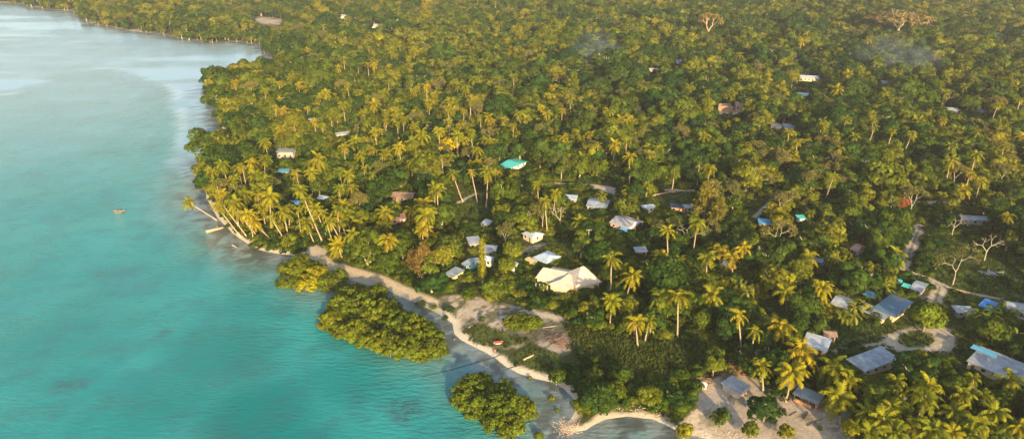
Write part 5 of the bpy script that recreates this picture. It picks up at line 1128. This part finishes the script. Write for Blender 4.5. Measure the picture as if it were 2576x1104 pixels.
def at(px_, py_): c_ = gnd(px_, py_, .3); return (c_[0], c_[1], gz(c_[0], c_[1]))
person(at(1252, 915), R(-60), 'person in dark clothes wading in the shallows below the beach fork', S1, TD, TN, WALK)
person(at(1260, 893), R(-70), 'person in dark clothes bending over the rope on the beach', S1, TD, TD, BEND)
person(at(1245, 888), R(20), 'person in a faded red shirt standing left of the bending one', S1, TP, TP, STAND)
person(at(1199, 868), R(80), 'person in green standing at the water edge of the hook', S1, TG, TT, STAND)
person(at(1143, 856), R(10), 'person in tan stooping in the water by the mangroves', S1, TT, TT, BEND)
c_ = gnd(300, 532, 0); person((c_[0]-.9, c_[1]-.1, .18), R(98), 'front paddler sitting in the canoe', S1, TP, TN, SIT); person((c_[0]+.8, c_[1]+.12, .18), R(98), 'rear paddler sitting in the canoe, in dark clothes', S1, TD, TN, SIT)
person(at(2094, 1022), R(30), 'human figure in place of the orange lit stump right of the beach hut', S1, simple_mat('orange cloth', (.55, .22, .09)), TT, STAND)  # human figure modelled where an upright stump stands

# ------------------------------------------------------------------ smoke
def smoke(px_, py_, w, d, h, zc, dens, label):
    c_ = gnd(px_, py_, zc); bm = bmesh.new(); bmesh.ops.create_icosphere(bm, subdivisions=3, radius=1); me = bpy.data.meshes.new('smoke'); bm.to_mesh(me); bm.free()
    o = link('smoke', me); o.location = c_; o.scale = (w, d, h); tag(o, label, 'smoke')
    m, nt, out = newmat('smoke'); g = N(nt); tc = g.n('TexCoord'); gr = g.n('TexGradient', gradient_type='SPHERICAL'); g.l(tc.outputs['Object'], gr.inputs[0]); nz = g.noise(tc.outputs['Object'], 2.2, 4, .65, .8)
    dn = g.math('MULTIPLY', g.math('MULTIPLY', gr.outputs[1], g.ramp(nz.outputs[0], [(.42, 0), (.68, 1)])), dens)
    v = g.n('VolumePrincipled'); v.inputs['Color'].default_value = (.50, .64, .92, 1); g.l(dn, v.inputs['Density']); g.l(v.outputs[0], out.inputs[1]); me.materials.append(m)
smoke(1500, 130, 22, 30, 20, 16, .019, 'bluish smoke drifting above the middle of the forest')
smoke(2255, 150, 34, 36, 20, 16, .015, 'thin smoke hanging under the wide orange umbrella tree')

# ------------------------------------------------------------------ haze, light
m, nt, out = newmat('haze'); g = N(nt); v = g.n('VolumePrincipled'); v.inputs['Color'].default_value = (.95, .93, .88, 1); v.inputs['Density'].default_value = .00012; v.inputs['Anisotropy'].default_value = .2; g.l(v.outputs[0], out.inputs[1])
mb = MB(); mb.box((0, 2500, 60), (10600, 9400, 140)); o = mb.build('haze', m); tag(o, kind='stuff', label='thin pale evening haze over the bay', cat='haze')
SUN_EL, SUN_AZ = 16.0, 16.0      # behind the camera, a little to its right
w = bpy.data.worlds.new('World'); bpy.context.scene.world = w; w.use_nodes = True; nt = w.node_tree; bg = nt.nodes['Background']; sky = nt.nodes.new('ShaderNodeTexSky'); sky.sky_type = 'NISHITA'; sky.sun_disc = False
sky.sun_elevation = R(SUN_EL); sky.sun_rotation = R(180-SUN_AZ); sky.dust_density = 2.0; bg.inputs[1].default_value = .15; nt.links.new(sky.outputs[0], bg.inputs[0])
L = bpy.data.lights.new('sun', 'SUN'); L.energy = 4.6; L.angle = R(.6); L.color = (1, .74, .40); lo = bpy.data.objects.new('sun', L); C.objects.link(lo)
d = Vector((math.sin(R(SUN_AZ))*math.cos(R(SUN_EL)), -math.cos(R(SUN_AZ))*math.cos(R(SUN_EL)), math.sin(R(SUN_EL)))); lo.rotation_euler = d.to_track_quat('Z', 'Y').to_euler(); lo.location = (0, -50, 150)
sc = bpy.context.scene; sc.view_settings.view_transform = 'Standard'; sc.view_settings.look = 'None'; sc.view_settings.gamma = 1; sc.view_settings.exposure = 1.2
sc.render.engine = 'CYCLES'; sc.cycles.transparent_max_bounces = 12; sc.cycles.max_bounces = 5; sc.cycles.volume_bounces = 0; sc.cycles.volume_step_rate = 2
sc.cycles.use_denoising = True
for o_ in []:
    if 'label' in o_ and len(o_['label'].replace('-', ' ').split()) > 16: print('LONG', o_['label'])
